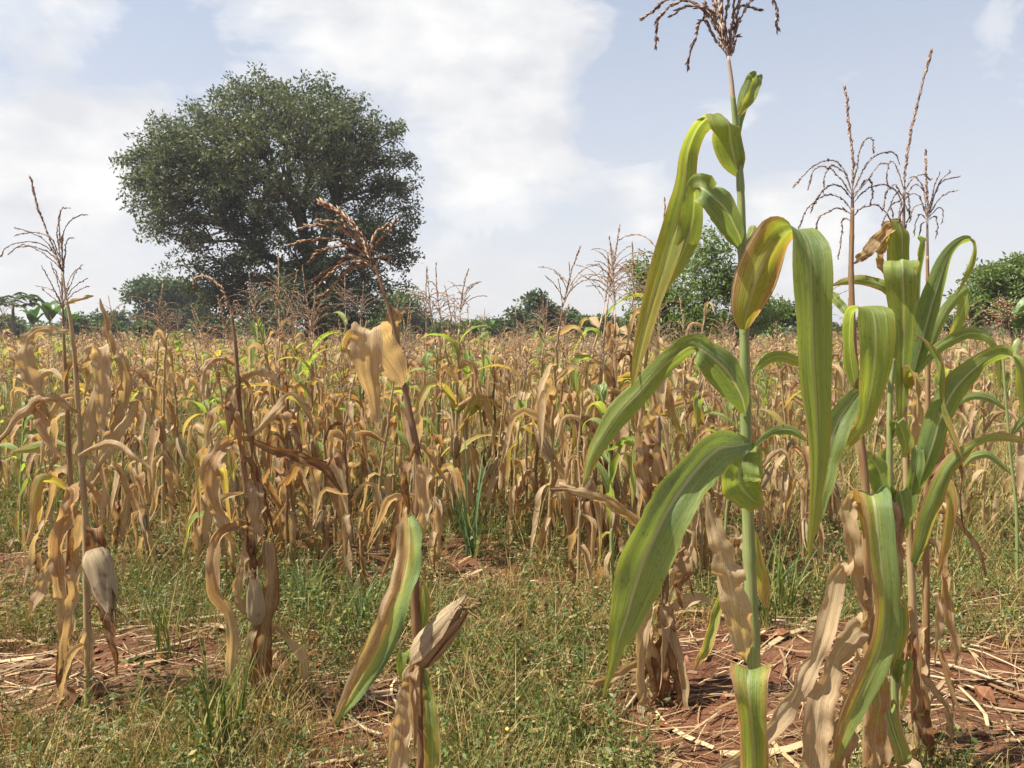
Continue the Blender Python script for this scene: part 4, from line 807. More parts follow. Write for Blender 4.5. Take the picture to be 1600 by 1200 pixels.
# --- 7 to 10: the clump of four stalks at the right
h = Hero('maize plant with a reddish stalk and wide drooping tassel in the right-hand clump', 2.05,
         [(1356, 1160), (1357, 1000), (1354, 880), (1352, 760), (1344, 680), (1338, 600), (1333, 520), (1330, 430), (1331, 370), (1332, 325)], .0135, .0045, 'red', 41)
h.tassel(TASSEL_P, [[(1332, 300), (1333, 250), (1331, 210), (1327, 165), (1323, 130)]] +
    [[(1331, 300), (1318, 265), (1300, 250), (1270, 258), (1245, 280), (1236, 292)], [(1331, 305), (1312, 280), (1290, 262), (1268, 270), (1258, 298)], [(1330, 310), (1312, 290), (1290, 296), (1272, 320), (1265, 335)],
     [(1331, 330), (1318, 312), (1290, 305), (1262, 325), (1250, 350), (1246, 362)], [(1331, 335), (1312, 325), (1295, 330), (1276, 340), (1270, 368)], [(1331, 345), (1318, 345), (1316, 370), (1312, 400)], [(1333, 290), (1342, 245), (1352, 222), (1366, 215), (1371, 235)],
     [(1333, 300), (1346, 270), (1362, 250), (1385, 238), (1400, 242), (1408, 255)], [(1333, 305), (1350, 285), (1372, 258), (1392, 252)], [(1333, 318), (1352, 298), (1380, 290), (1402, 300), (1410, 320)], [(1333, 312), (1348, 285), (1360, 280), (1366, 300), (1360, 318)],
     [(1332, 340), (1348, 325), (1370, 322), (1384, 332), (1392, 345)], [(1331, 300), (1320, 272), (1298, 262), (1285, 282), (1284, 300)]], 300, .0115, [(1332, 327), (1332, 298)])
for m_, ks, fo in (
 ('lime', [(1340, 612, 0, 4, 0), (1332, 575, -.02, 11, 0), (1328, 525, -.04, 13, 0, 30), (1334, 488, -.06, 18, 0, 50), (1358, 484, -.10, 26, -2, 25), (1368, 500, -.12, 28, 0), (1368, 550, -.12, 28, 0), (1362, 605, -.11, 22, 5), (1352, 655, -.10, 13, 20), (1328, 690, -.09, 8, 50), (1300, 714, -.08, 1.5, 50)], .22),
 ('pale', [(1346, 612, -.02, 3, 40), (1334, 622, -.05, 14, 45), (1312, 655, -.09, 21, 38), (1294, 705, -.11, 23, 25), (1282, 765, -.12, 17, 18), (1272, 815, -.12, 10, 15), (1262, 862, -.11, 1.5, 15)], .25),
 ('green', [(1332, 500, 0, 2, 60), (1318, 480, .03, 7, 45), (1302, 462, .05, 7, 45), (1290, 452, .06, 1.5, 40)], .4),
 ('tan', [(1352, 800, 0, 4, 0), (1338, 775, -.02, 10, 0), (1326, 790, -.04, 13, 0, 20), (1332, 845, -.05, 12, 0), (1340, 900, -.05, 10, -10), (1346, 950, -.04, 2, -10)], .5),
 ('tan', [(1352, 900, -.01, 3, 30), (1330, 882, -.04, 11, 30), (1312, 895, -.07, 14, 20), (1298, 945, -.09, 13, 10), (1286, 1000, -.11, 15, 25), (1270, 1040, -.13, 12, 40), (1240, 1090, -.17, 15, 55), (1205, 1135, -.22, 14, 50), (1165, 1175, -.26, 14, 50), (1120, 1205, -.3, 4, 50)], .5),
 ('tan', [(1355, 985, -.01, 4, 30), (1338, 985, -.05, 14, 40), (1312, 1020, -.10, 16, 35), (1290, 1070, -.14, 18, 25), (1276, 1130, -.18, 22, 8), (1274, 1200, -.2, 18, 0), (1270, 1260, -.2, 4, 0)], .4),
 ('tan', [(1356, 1020, -.01, 4, 30), (1340, 1060, -.06, 14, 25), (1322, 1110, -.1, 20, 20), (1308, 1170, -.13, 20, 10), (1300, 1240, -.15, 6, 0)], .4),
 ('side', [(1356, 860, 0, 4, 0), (1360, 800, -.04, 18, 0), (1362, 772, -.08, 26, 0, 20), (1366, 790, -.13, 26, 0), (1372, 850, -.15, 25, -4), (1381, 920, -.16, 24, 0), (1380, 985, -.16, 24, 8), (1362, 1045, -.17, 23, 22), (1338, 1095, -.18, 20, 28), (1320, 1140, -.18, 13, 25), (1304, 1195, -.18, 2, 20)], .28),
 ('rust', [(1354, 930, 0, 3, 0), (1352, 950, -.03, 10, 0), (1344, 1000, -.04, 9, 10), (1336, 1040, -.04, 2, 10)], .5),
 ('turning', [(1358, 1060, 0, 3, 0), (1372, 1050, -.04, 10, -10), (1372, 1100, -.07, 15, 0), (1366, 1160, -.08, 15, 5), (1362, 1230, -.08, 4, 0)], .4)):
    h.leaf(m_, ks, fold=fo, ruf=.09 if m_ in ('tan', 'rust') else .04, crumple=.06 if m_ in ('tan', 'rust') else .02)

h.extra(6, ['brown', 'tan', 'tan'], .05, .4)
h = Hero('maize plant with the tallest single tassel spike in the right-hand clump', 2.25,
         [(1432, 1175), (1430, 1080), (1428, 1000), (1422, 850), (1416, 720), (1411, 620), (1412, 520), (1410, 430), (1412, 360)], .0140, .0048, 'tan', 42)
h.tassel(TASSEL_P, [[(1413, 300), (1416, 250), (1426, 190), (1440, 130), (1456, 74)]] +
    [[(1412, 310), (1398, 290), (1385, 300), (1376, 330)], [(1413, 300), (1402, 262), (1390, 255), (1384, 275), (1388, 295)], [(1412, 315), (1398, 318), (1386, 335), (1378, 352)], [(1414, 300), (1425, 275), (1440, 268), (1452, 275)], [(1414, 305), (1430, 290), (1446, 300), (1452, 320)],
     [(1412, 318), (1408, 340), (1408, 365)], [(1414, 318), (1420, 335), (1418, 360)], [(1412, 300), (1406, 315), (1400, 345)], [(1414, 300), (1422, 310), (1424, 340)], [(1413, 310), (1404, 300), (1392, 320), (1398, 345)]], 320, .0115, [(1412, 362), (1413, 298)])
for m_, ks, fo in (
 ('pale', [(1410, 660, 0, 7, 0), (1411, 600, -.03, 12, 0), (1412, 540, -.06, 16, 0), (1411, 480, -.09, 22, 0), (1410, 430, -.12, 25, 0), (1410, 407, -.10, 25, 0, 10), (1409, 412, -.04, 24, 0, 10), (1408, 450, .01, 18, 0), (1406, 500, .02, 6, 0)], .2),
 ('lime', [(1412, 440, 0, 5, 0), (1410, 400, -.01, 12, 0), (1408, 365, -.02, 13, 0), (1404, 345, -.01, 12, 0, 40), (1396, 350, .02, 10, 0, 30), (1392, 400, .04, 9, 0), (1394, 440, .04, 2, 0)], .3),
 ('turning', [(1408, 345, .01, 3, 40), (1392, 352, .0, 9, 45), (1368, 378, .0, 9, 48), (1348, 400, .01, 7, 48), (1334, 412, .01, 1, 48)], .45),
 ('turning', [(1400, 350, .01, 3, 0), (1386, 362, .03, 7, 10), (1376, 385, .04, 8, 5), (1374, 410, .04, 7, 0), (1384, 432, .04, 1, -20)], .5),
 ('edge', [(1414, 480, 0, 3, 60), (1400, 462, .0, 9, 60), (1378, 446, .0, 11, 65), (1350, 437, .01, 10, 80), (1320, 440, .02, 7, 90), (1296, 447, .02, 1, 90)], .35),
 ('green', [(1418, 560, .01, 6, 0), (1428, 520, .03, 13, 0), (1434, 470, .04, 14, 0, 20), (1440, 420, .05, 12, -5, 30), (1446, 378, .05, 9, -10, 40), (1440, 372, .08, 9, -10, 40), (1436, 400, .1, 4, 0)], .4),
 ('green', [(1420, 610, 0, 6, -20), (1434, 560, -.02, 18, -28), (1448, 505, -.04, 22, -28), (1466, 445, -.05, 21, -32, 10), (1486, 395, -.05, 14, -45, 30), (1506, 375, -.03, 9, -75, 35), (1521, 383, .0, 7, -10, 40), (1514, 420, .02, 6, 20), (1494, 462, .03, 1, 30)], .45),
 ('green', [(1420, 700, 0, 5, 0), (1432, 700, -.02, 12, 0), (1428, 740, -.03, 14, 0), (1420, 800, -.03, 9, 0), (1416, 840, -.03, 2, 0)], .4),
 ('edge', [(1424, 900, .0, 5, 0), (1436, 860, -.03, 14, -20), (1452, 810, -.06, 20, -28), (1470, 760, -.08, 19, -38), (1498, 715, -.08, 15, -52), (1535, 690, -.06, 10, -75, 20), (1570, 682, -.03, 9, -85), (1605, 690, .0, 6, 80), (1640, 700, .0, 1, 80)], .4),
 ('green', [(1422, 790, .0, 7, 0), (1440, 745, -.02, 20, -15), (1456, 700, -.04, 25, -20), (1472, 650, -.05, 26, -25), (1498, 600, -.06, 25, -38), (1534, 566, -.06, 19, -60, 15), (1568, 552, -.06, 17, -75, 30), (1588, 566, -.08, 17, -20, 30), (1596, 605, -.08, 13, -5), (1600, 650, -.07, 3, 0)], .35),
 ('lime', [(1420, 600, .02, 3, 60), (1450, 562, .03, 8, 50), (1480, 535, .03, 10, 60), (1515, 522, .03, 10, 80), (1545, 528, .03, 9, -60, 20), (1560, 560, .03, 7, -10), (1562, 610, .03, 1.5, 0)], .4),
 ('brown', [(1430, 985, 0, 3, 0), (1424, 1010, -.04, 8, 0), (1428, 1060, -.06, 13, 0), (1436, 1110, -.08, 14, -10), (1448, 1160, -.1, 9, -20), (1456, 1195, -.12, 2, -20)], .5),
 ('brown', [(1430, 1050, 0, 3, 40), (1450, 1066, -.03, 6, 40), (1472, 1100, -.05, 7, 25), (1486, 1140, -.06, 7, 0), (1480, 1165, -.06, 2, -20)], .5),
 ('tan', [(1424, 880, .0, 3, 0), (1408, 850, .02, 7, 0), (1400, 890, .03, 9, 0), (1404, 930, .03, 5, 0), (1406, 950, .03, 1, 0)], .5),
 ('rust', [(1428, 1010, .01, 3, 0), (1410, 1000, -.02, 7, 10), (1406, 1050, -.04, 7, 5), (1402, 1080, -.04, 1, 0)], .5)):
    h.leaf(m_, [(*k[:3], k[3] * (.84 if m_ in ('green', 'edge') else 1), *k[4:]) for k in ks], fold=fo, ruf=.12 if m_ in ('tan', 'brown', 'rust') else .05, crumple=.06 if m_ in ('tan', 'brown') else .02, n=36)

h.extra(7, ['brown', 'tan', 'rust'], .05, .45); h.extra(5, ['tan', 'yellow', 'turning', 'edge'], .35, .8, (.25, .45))
h = Hero('thin green maize stalk without a tassel in the right-hand clump', 2.10,
         [(1400, 1200), (1398, 1080), (1393, 950), (1391, 800), (1390, 700), (1391, 620), (1396, 560)], .0105, .006, 'green', 43)
for m_, ks, fo in (
 ('green', [(1391, 810, 0, 4, 0), (1382, 770, -.02, 14, 20), (1372, 735, -.03, 18, 25), (1360, 715, -.04, 10, 30), (1352, 705, -.04, 2, 30)], .4),
 ('pale', [(1391, 800, .0, 4, 0), (1404, 770, -.02, 14, 0), (1412, 800, -.03, 13, 0), (1404, 830, -.03, 6, 0), (1398, 850, -.03, 1, 0)], .5),
 ('lime', [(1391, 690, 0, 4, 0), (1402, 660, -.02, 10, 0), (1414, 690, -.03, 12, 0), (1412, 715, -.03, 3, 0)], .5),
 ('green', [(1398, 1080, 0, 4, 0), (1410, 1040, -.03, 10, 0), (1416, 1035, -.05, 11, 0, 30), (1412, 1070, -.06, 8, 0), (1408, 1110, -.06, 2, 0)], .4),
 ('stripe', [(1399, 1150, 0, 4, 0), (1388, 1110, -.04, 14, -10), (1386, 1105, -.08, 15, -12), (1398, 1150, -.12, 14, -18), (1412, 1195, -.14, 13, -18), (1424, 1250, -.15, 3, -10)], .35),
 ('yellow', [(1396, 1040, 0, 4, 0), (1380, 1010, -.03, 10, 10), (1372, 1060, -.05, 16, 5), (1372, 1120, -.06, 16, 0), (1374, 1190, -.06, 8, 0), (1374, 1230, -.06, 2, 0)], .4),
 ('edge', [(1394, 960, 0, 3, 0), (1404, 935, -.02, 8, 0), (1410, 980, -.03, 10, 0), (1402, 1020, -.03, 7, 0), (1396, 1045, -.03, 1, 0)], .4),
 ('green', [(1392, 870, 0, 3, 60), (1368, 838, .02, 9, 55), (1345, 820, .03, 9, 60), (1320, 830, .03, 2, 70)], .4)):
    h.leaf(m_, ks, fold=fo, ruf=.06, n=30)

h = Hero('maize plant with a bushy short tassel at the back of the right-hand clump', 2.45,
         [(1447, 1120), (1447, 1000), (1447, 850), (1449, 700), (1450, 580), (1450, 480), (1449, 400)], .0130, .0045, 'red', 44)
h.tassel(TASSEL_P, [[(1449, 345), (1449, 310), (1448, 275), (1447, 234)]] +
    [[(1449, 340), (1438, 310), (1425, 302), (1415, 312)], [(1449, 342), (1440, 320), (1426, 325), (1420, 345)], [(1449, 345), (1440, 335), (1430, 345), (1426, 368)], [(1450, 335), (1462, 300), (1475, 280), (1490, 275), (1500, 274)], [(1450, 338), (1464, 315), (1478, 302), (1490, 300)],
     [(1450, 340), (1462, 305), (1470, 285), (1487, 265)], [(1450, 342), (1464, 325), (1474, 330), (1472, 350)], [(1449, 340), (1444, 300), (1432, 278), (1420, 280)], [(1450, 345), (1458, 340), (1462, 355), (1458, 375)], [(1450, 330), (1458, 290), (1462, 270)], [(1449, 345), (1442, 350), (1438, 372)]], 300, .011, [(1449, 402), (1449, 345)])
for m_, ks, fo in (
 ('lime', [(1450, 560, 0, 3, 0), (1462, 520, -.02, 9, -20), (1480, 485, -.02, 10, -40), (1500, 460, -.01, 8, -50), (1515, 452, .0, 7, -80, 30), (1502, 490, .02, 9, 20), (1488, 520, .03, 7, 20), (1478, 545, .03, 1, 20)], .4),
 ('yellow', [(1449, 760, 0, 3, 0), (1470, 750, -.03, 9, 0), (1484, 775, -.05, 10, 0), (1480, 830, -.05, 9, 0), (1470, 880, -.05, 6, 10), (1464, 905, -.05, 1, 10)], .4),
 ('turning', [(1449, 880, 0, 3, 0), (1466, 880, -.03, 7, 0), (1476, 920, -.05, 9, -5), (1482, 970, -.05, 8, -5), (1494, 1010, -.05, 7, -10), (1494, 1040, -.05, 1.5, 0)], .5),
 ('brown', [(1448, 700, .02, 3, 0), (1462, 690, .04, 9, 0), (1468, 740, .05, 9, 0), (1460, 790, .05, 2, 0)], .5),
 ('tan', [(1448, 640, .02, 3, 0), (1436, 620, .04, 9, 0), (1426, 660, .05, 11, 0), (1428, 710, .05, 3, 0)], .5),
 ('brown', [(1449, 800, .02, 3, 60), (1480, 800, .03, 5, 70), (1510, 830, .03, 6, 40), (1530, 870, .03, 5, 30), (1540, 900, .03, 1, 30)], .5),
 ('tan', [(1447, 1000, 0, 3, 0), (1440, 1020, -.03, 6, 0), (1444, 1070, -.05, 8, 0), (1452, 1110, -.06, 2, 0)], .5),
 ('tan', [(1448, 940, 0, 3, 0), (1462, 930, -.02, 5, 0), (1466, 980, -.03, 6, 0), (1460, 1040, -.03, 1, 0)], .5)):
    h.leaf(m_, ks, fold=fo, ruf=.1, n=30)
h.extra(8, ['brown', 'tan', 'rust'], .05, .55)

# ------------------------------------------------------------------ the field: rows of single plants
PROTOS = {}
for tone, seeds in (('tan', (101, 102, 103, 104, 105)), ('brown', (111, 112, 113, 114)), ('rust', (121, 122, 123)), ('turning', (131, 132, 133, 134)), ('green', (141, 142, 143))):
    PROTOS[tone] = [(proto(sd_, tone, tassel=(i % 4 != 3), H=1.45, nl=10 + (i * 3 + sd_) % 4, ncob=(1, 1, 0, 2)[i % 4]), i % 4 != 3) for i, sd_ in enumerate(seeds)]
ONE = {}
def one_mesh(tone, i):
    if (tone, i) not in ONE: ONE[(tone, i)] = joined(PROTOS[tone][i][0])
    return ONE[(tone, i)]
pr = rs(77)
def put(px, Y, H, tone, i, label, group=None, rz=None, tilt=(0, 0)):
    x = (px - 800) / F * Y / CP; z = float(gh(x, Y)); parts, tas = PROTOS[tone][i]
    return plant(parts, (x, Y, z - .01), pr.uniform(0, 6.28) if rz is None else rz, H / 1.45, label, group, tilt=tilt)
# plants that stand out in front of the rows
FRONT = [
 (858, 4.35, 1.66, 'tan', 0, 'dry tan maize plant with an upright tassel standing in front of the layered tree'),
 (885, 4.6, 1.35, 'rust', 0, 'rusty short maize plant beside the upright tassel in front of the layered tree'),
 (702, 4.9, 1.63, 'turning', 1, 'yellowing maize plant with a dark tassel right of the leaning cob plant'),
 (688, 5.3, 1.55, 'green', 0, 'green-leaved maize plant behind the yellowing plant with the dark tassel'),
 (925, 4.7, 1.78, 'turning', 0, 'tall yellowing maize plant whose tassel is bent, left of the airy shrub'),
 (985, 4.2, 1.78, 'tan', 1, 'tall dry maize plant with a wide arching tassel at the left of the airy shrub'),
 (960, 3.9, 1.30, 'green', 1, 'green maize plant left of the tallest green maize plant'),
 (1075, 4.6, 1.38, 'tan', 2, 'dry maize plant hidden behind the tallest green maize plant'),
 (1110, 5.0, 1.40, 'rust', 1, 'rusty maize plant just behind the stalk of the tallest green maize plant'),
 (300, 4.3, 1.22, 'turning', 2, 'half-green maize plant with a bleached hanging leaf below the flat-topped tree'),
 (172, 4.4, 1.05, 'brown', 0, 'withered brown maize plant just right of the two tall tassels'),
 (248, 4.9, 1.42, 'tan', 3, 'dry maize plant with a leaf folded over its top, below the flat-topped tree'),
 (20, 4.6, 1.15, 'green', 2, 'small green maize plant at the left edge of the picture'),
 (50, 5.2, 1.25, 'tan', 4, 'dry maize plant behind the two tall tassels at the left edge'),
 (460, 4.9, 1.55, 'rust', 2, 'rusty maize plant with a bushy tassel below the trunk of the huge tree'),
 (490, 5.2, 1.45, 'turning', 1, 'yellow-green maize plant right of the rusty bushy-tasselled plant'),
 (520, 4.7, 1.30, 'tan', 0, 'dry tan maize plant left of the leaning cob plant'),
 (430, 5.3, 1.40, 'brown', 1, 'brown maize plant behind the ragged plant with the hooked tassel'),
 (1135, 4.4, 1.20, 'green', 0, 'low green maize plant between the tallest green plant and the reddish stalk'),
 (1240, 4.7, 1.30, 'turning', 3, 'yellowing maize plant behind the long drooping green leaf'),
 (1215, 5.2, 1.28, 'tan', 2, 'dry maize plant seen between the tallest green plant and its drooping leaf'),
 (1500, 5.8, 1.35, 'brown', 2, 'brown maize plant right behind the right-hand clump'),
 (780, 5.4, 1.30, 'brown', 3, 'brown tasselless maize plant near the middle of the field'),
 (820, 5.1, 1.32, 'tan', 1, 'dry tan maize plant left of the upright tassel in front of the layered tree'),
 (610, 5.3, 1.36, 'tan', 2, 'dry tan maize plant directly behind the leaning cob plant'),
 (640, 5.0, 1.25, 'green', 1, 'green maize plant right behind the leaning cob plant'),
 (395, 5.6, 1.62, 'tan', 1, 'dry maize plant with a tall tassel below the left half of the huge tree'),
 (455, 5.7, 1.70, 'brown', 0, 'brown maize plant with the tallest tassel below the huge trunk'),
 (478, 6.1, 1.60, 'rust', 1, 'rusty maize plant with a tall tassel right of the tallest one below the huge trunk'),
 (510, 5.6, 1.52, 'turning', 0, 'yellowing maize plant with a tassel below the right half of the huge tree'),
 (232, 5.6, 1.58, 'tan', 2, 'dry maize plant with a slanting tassel against the flat-topped tree'),
 (275, 6.0, 1.45, 'rust', 0, 'rusty maize plant with a tassel right of the slanting one'),
 (955, 5.2, 1.68, 'tan', 0, 'dry maize plant with a tassel between the bent and the arching tassels'),
 (1030, 5.0, 1.60, 'rust', 2, 'rusty maize plant with a tassel inside the outline of the airy shrub'),
 (665, 5.8, 1.66, 'tan', 2, 'dry maize plant with a thin tassel right of the pale green tree'),
 (1525, 6.2, 1.52, 'rust', 1, 'rusty maize plant with a pinkish tassel left of the feathery tree'),
 (548, 4.0, 1.12, 'brown', 1, 'short brown maize plant in the weeds just left of the leaning cob plant'),
 (350, 3.9, 1.20, 'turning', 0, 'yellow-green maize plant behind the left side of the ragged brown plant'),
 (905, 3.75, 1.10, 'tan', 3, 'short dry tan maize plant left of the broad drooping green leaf'),
 (1262, 4.1, 1.15, 'rust', 0, 'rusty maize plant under the tip of the long drooping leaf'),
 (205, 5.0, 1.30, 'turning', 3, 'yellowing maize plant between the tall tassels and the flat-topped tree'),
 (800, 4.6, 1.18, 'turning', 2, 'yellowing maize plant right of the upright blue-green clump'),
 (872, 4.9, 1.74, 'tan', 0, 'tall dry maize plant with a fan-shaped tassel right of the layered tree'),
 (948, 4.6, 1.66, 'brown', 0, 'brown maize plant with a tassel left of the tall arching tassel'),
 (1000, 5.4, 1.75, 'tan', 2, 'tall dry maize plant with a tassel over the left edge of the airy shrub'),
 (718, 5.2, 1.62, 'tan', 1, 'dry maize plant with a tassel right of the dark tassel in the open sky'),
 (740, 5.9, 1.58, 'rust', 0, 'rusty maize plant with a small tassel in the open sky'),
 (1280, 5.0, 1.60, 'tan', 0, 'dry tasselled maize plant behind the long drooping grey-green leaf'),
 (75, 4.0, 1.05, 'tan', 2, 'short dry tan maize plant behind the base of the two tall tassels'),
 (140, 4.9, 1.22, 'rust', 1, 'rusty maize plant right behind the two tall tassels'),
 (225, 4.1, 1.02, 'tan', 4, 'short bleached maize plant in the weeds right of the pale cob'),
 (330, 4.8, 1.35, 'tan', 0, 'dry maize plant with a tassel behind the left of the ragged brown plant'),
 (375, 4.5, 1.30, 'turning', 3, 'yellow-green tasselless maize plant behind the ragged brown plant'),
 (415, 4.6, 1.45, 'rust', 2, 'rusty tasselled maize plant just right of the ragged brown plant'),
 (445, 4.2, 1.18, 'brown', 2, 'dark brown maize plant in the weeds right of the ragged brown plant'),
 (500, 4.3, 1.22, 'brown', 0, 'dark brown maize plant midway between ragged plant and leaning cob plant'),
 (585, 4.6, 1.38, 'tan', 1, 'dry tasselled maize plant under the draped leaf of the leaning cob plant'),
 (675, 4.2, 1.15, 'rust', 1, 'rusty maize plant in the weeds right of the leaning cob plant'),
 (725, 5.4, 1.48, 'turning', 1, 'yellowing tasselled maize plant behind the upright blue-green clump'),
 (765, 4.9, 1.20, 'tan', 3, 'dry tasselless maize plant right of the upright blue-green clump'),
 (840, 4.9, 1.42, 'rust', 2, 'rusty tasselled maize plant left of the upright tassel by the layered tree'),
 (935, 4.2, 1.25, 'brown', 1, 'brown maize plant left of the collapsed dead plant'),
 (1005, 4.7, 1.42, 'turning', 0, 'yellowing tasselled maize plant above the collapsed dead plant'),
 (1050, 3.7, 1.12, 'tan', 4, 'dry maize plant close behind the collapsed dead plant'),
 (1100, 4.1, 1.28, 'turning', 2, 'half-green maize plant left of the tallest green stalk'),
 (1195, 4.3, 1.22, 'tan', 0, 'dry tasselled maize plant right of the tallest green stalk'),
 (1300, 4.9, 1.35, 'tan', 1, 'dry tasselled maize plant left of the reddish stalk'),
 (1480, 4.7, 1.30, 'turning', 1, 'yellowing maize plant right behind the bushy short tassel'),
 (1545, 5.0, 1.22, 'tan', 2, 'dry maize plant left of the round seed head'),
 (1590, 5.4, 1.25, 'turning', 3, 'yellowing maize plant at the right edge of the picture'),
 (560, 5.5, 1.40, 'rust', 0, 'rusty maize plant behind the draped dry leaf of the leaning cob plant'),
]
for i, (px, Y, H, tone, k, lab) in enumerate(FRONT): put(px, Y, H, tone, k, lab, 'single maize plants in front of the rows', tilt=(pr.normal(0, .04), pr.normal(0, .05)))
taken = [((px - 800) / F * Y, Y) for px, Y, *_ in FRONT]
ORD = 'first second third fourth fifth sixth seventh eighth ninth tenth eleventh twelfth thirteenth fourteenth fifteenth sixteenth seventeenth eighteenth nineteenth twentieth'.split()
WORD = {'tan': 'dry tan', 'brown': 'withered brown', 'rust': 'rusty brown', 'turning': 'yellowing', 'green': 'still green'}
def sector(px):
    for lim, s_ in ((190, 'under the banana plants and papaya'), (320, 'under the flat-topped tree'), (620, 'under the huge tree'), (790, 'under the open sky'), (930, 'under the layered tree'), (1180, 'under the airy shrub'), (1480, 'behind the right-hand clump')):
        if px < lim: return s_
    return 'under the feathery tree'
def pick_tone(r): return ['tan', 'brown', 'rust', 'turning', 'green'][int(np.searchsorted([.34, .45, .52, .80, 1.01], r.rand()))]
count = 0; k = 0; Yrow = 5.9; LAST = 0
while count < 232:
    half = Yrow * .68; xsr = np.arange(-half, half, .72) + pr.uniform(0, .72); row = []
    for x in xsr:
        X = x + pr.normal(0, .17); Y = Yrow + pr.normal(0, .27)
        if pr.rand() < (.30 if Y < 9 else .16) or any((X - a)**2 + (Y - b)**2 < .05 for a, b in taken): continue
        px = 800 + F * X / Y
        if (1490 < px and Y < 7.0) or (190 < px < 330 and Y < 6.6 and pr.rand() < .6): continue
        row.append((X, Y, px))
    for j, (X, Y, px) in enumerate(row):
        tone = pick_tone(pr); i = pr.randint(len(PROTOS[tone])); up_ = (.20 if 290 < px < 570 else .12 if (640 < px < 730 or 840 < px < 1060) else 0) * (Y < 9.5); H = up_ + np.clip(pr.normal(1.20, .16) + (.32 if pr.rand() < .20 and Y < 12 else 0), *(.85, 1.80))
        if k < 5 and j < 20: lab = f'{WORD[tone]} maize plant, {ORD[j]} from the left in the {("front", "second", "third", "fourth", "fifth")[k]} full row'; grp = 'maize plants in the front rows of the field'
        else: lab = f'{WORD[tone]} maize plant in the dense field {sector(px)}'; grp = f'{tone} maize plants in the field {sector(px)}'
        loc = (X, Y, float(gh(X, Y)) - .01); tl = (pr.normal(0, .05), pr.normal(0, .06)); rz = pr.uniform(0, 6.28)
        if Y < 11.0: plant(PROTOS[tone][i][0], loc, rz, H / 1.45, lab, grp, tilt=tl)
        else:
            o = link('maize_plant', one_mesh(tone, i), None, loc); o.rotation_euler = (*tl, rz); o.scale = (H / 1.45,) * 3; tag(o, lab, 'maize plant', grp)
        count += 1
    LAST = Yrow; k += 1; Yrow += .85
print('individual maize plants', count + len(FRONT), 'rows', k, 'to', LAST)

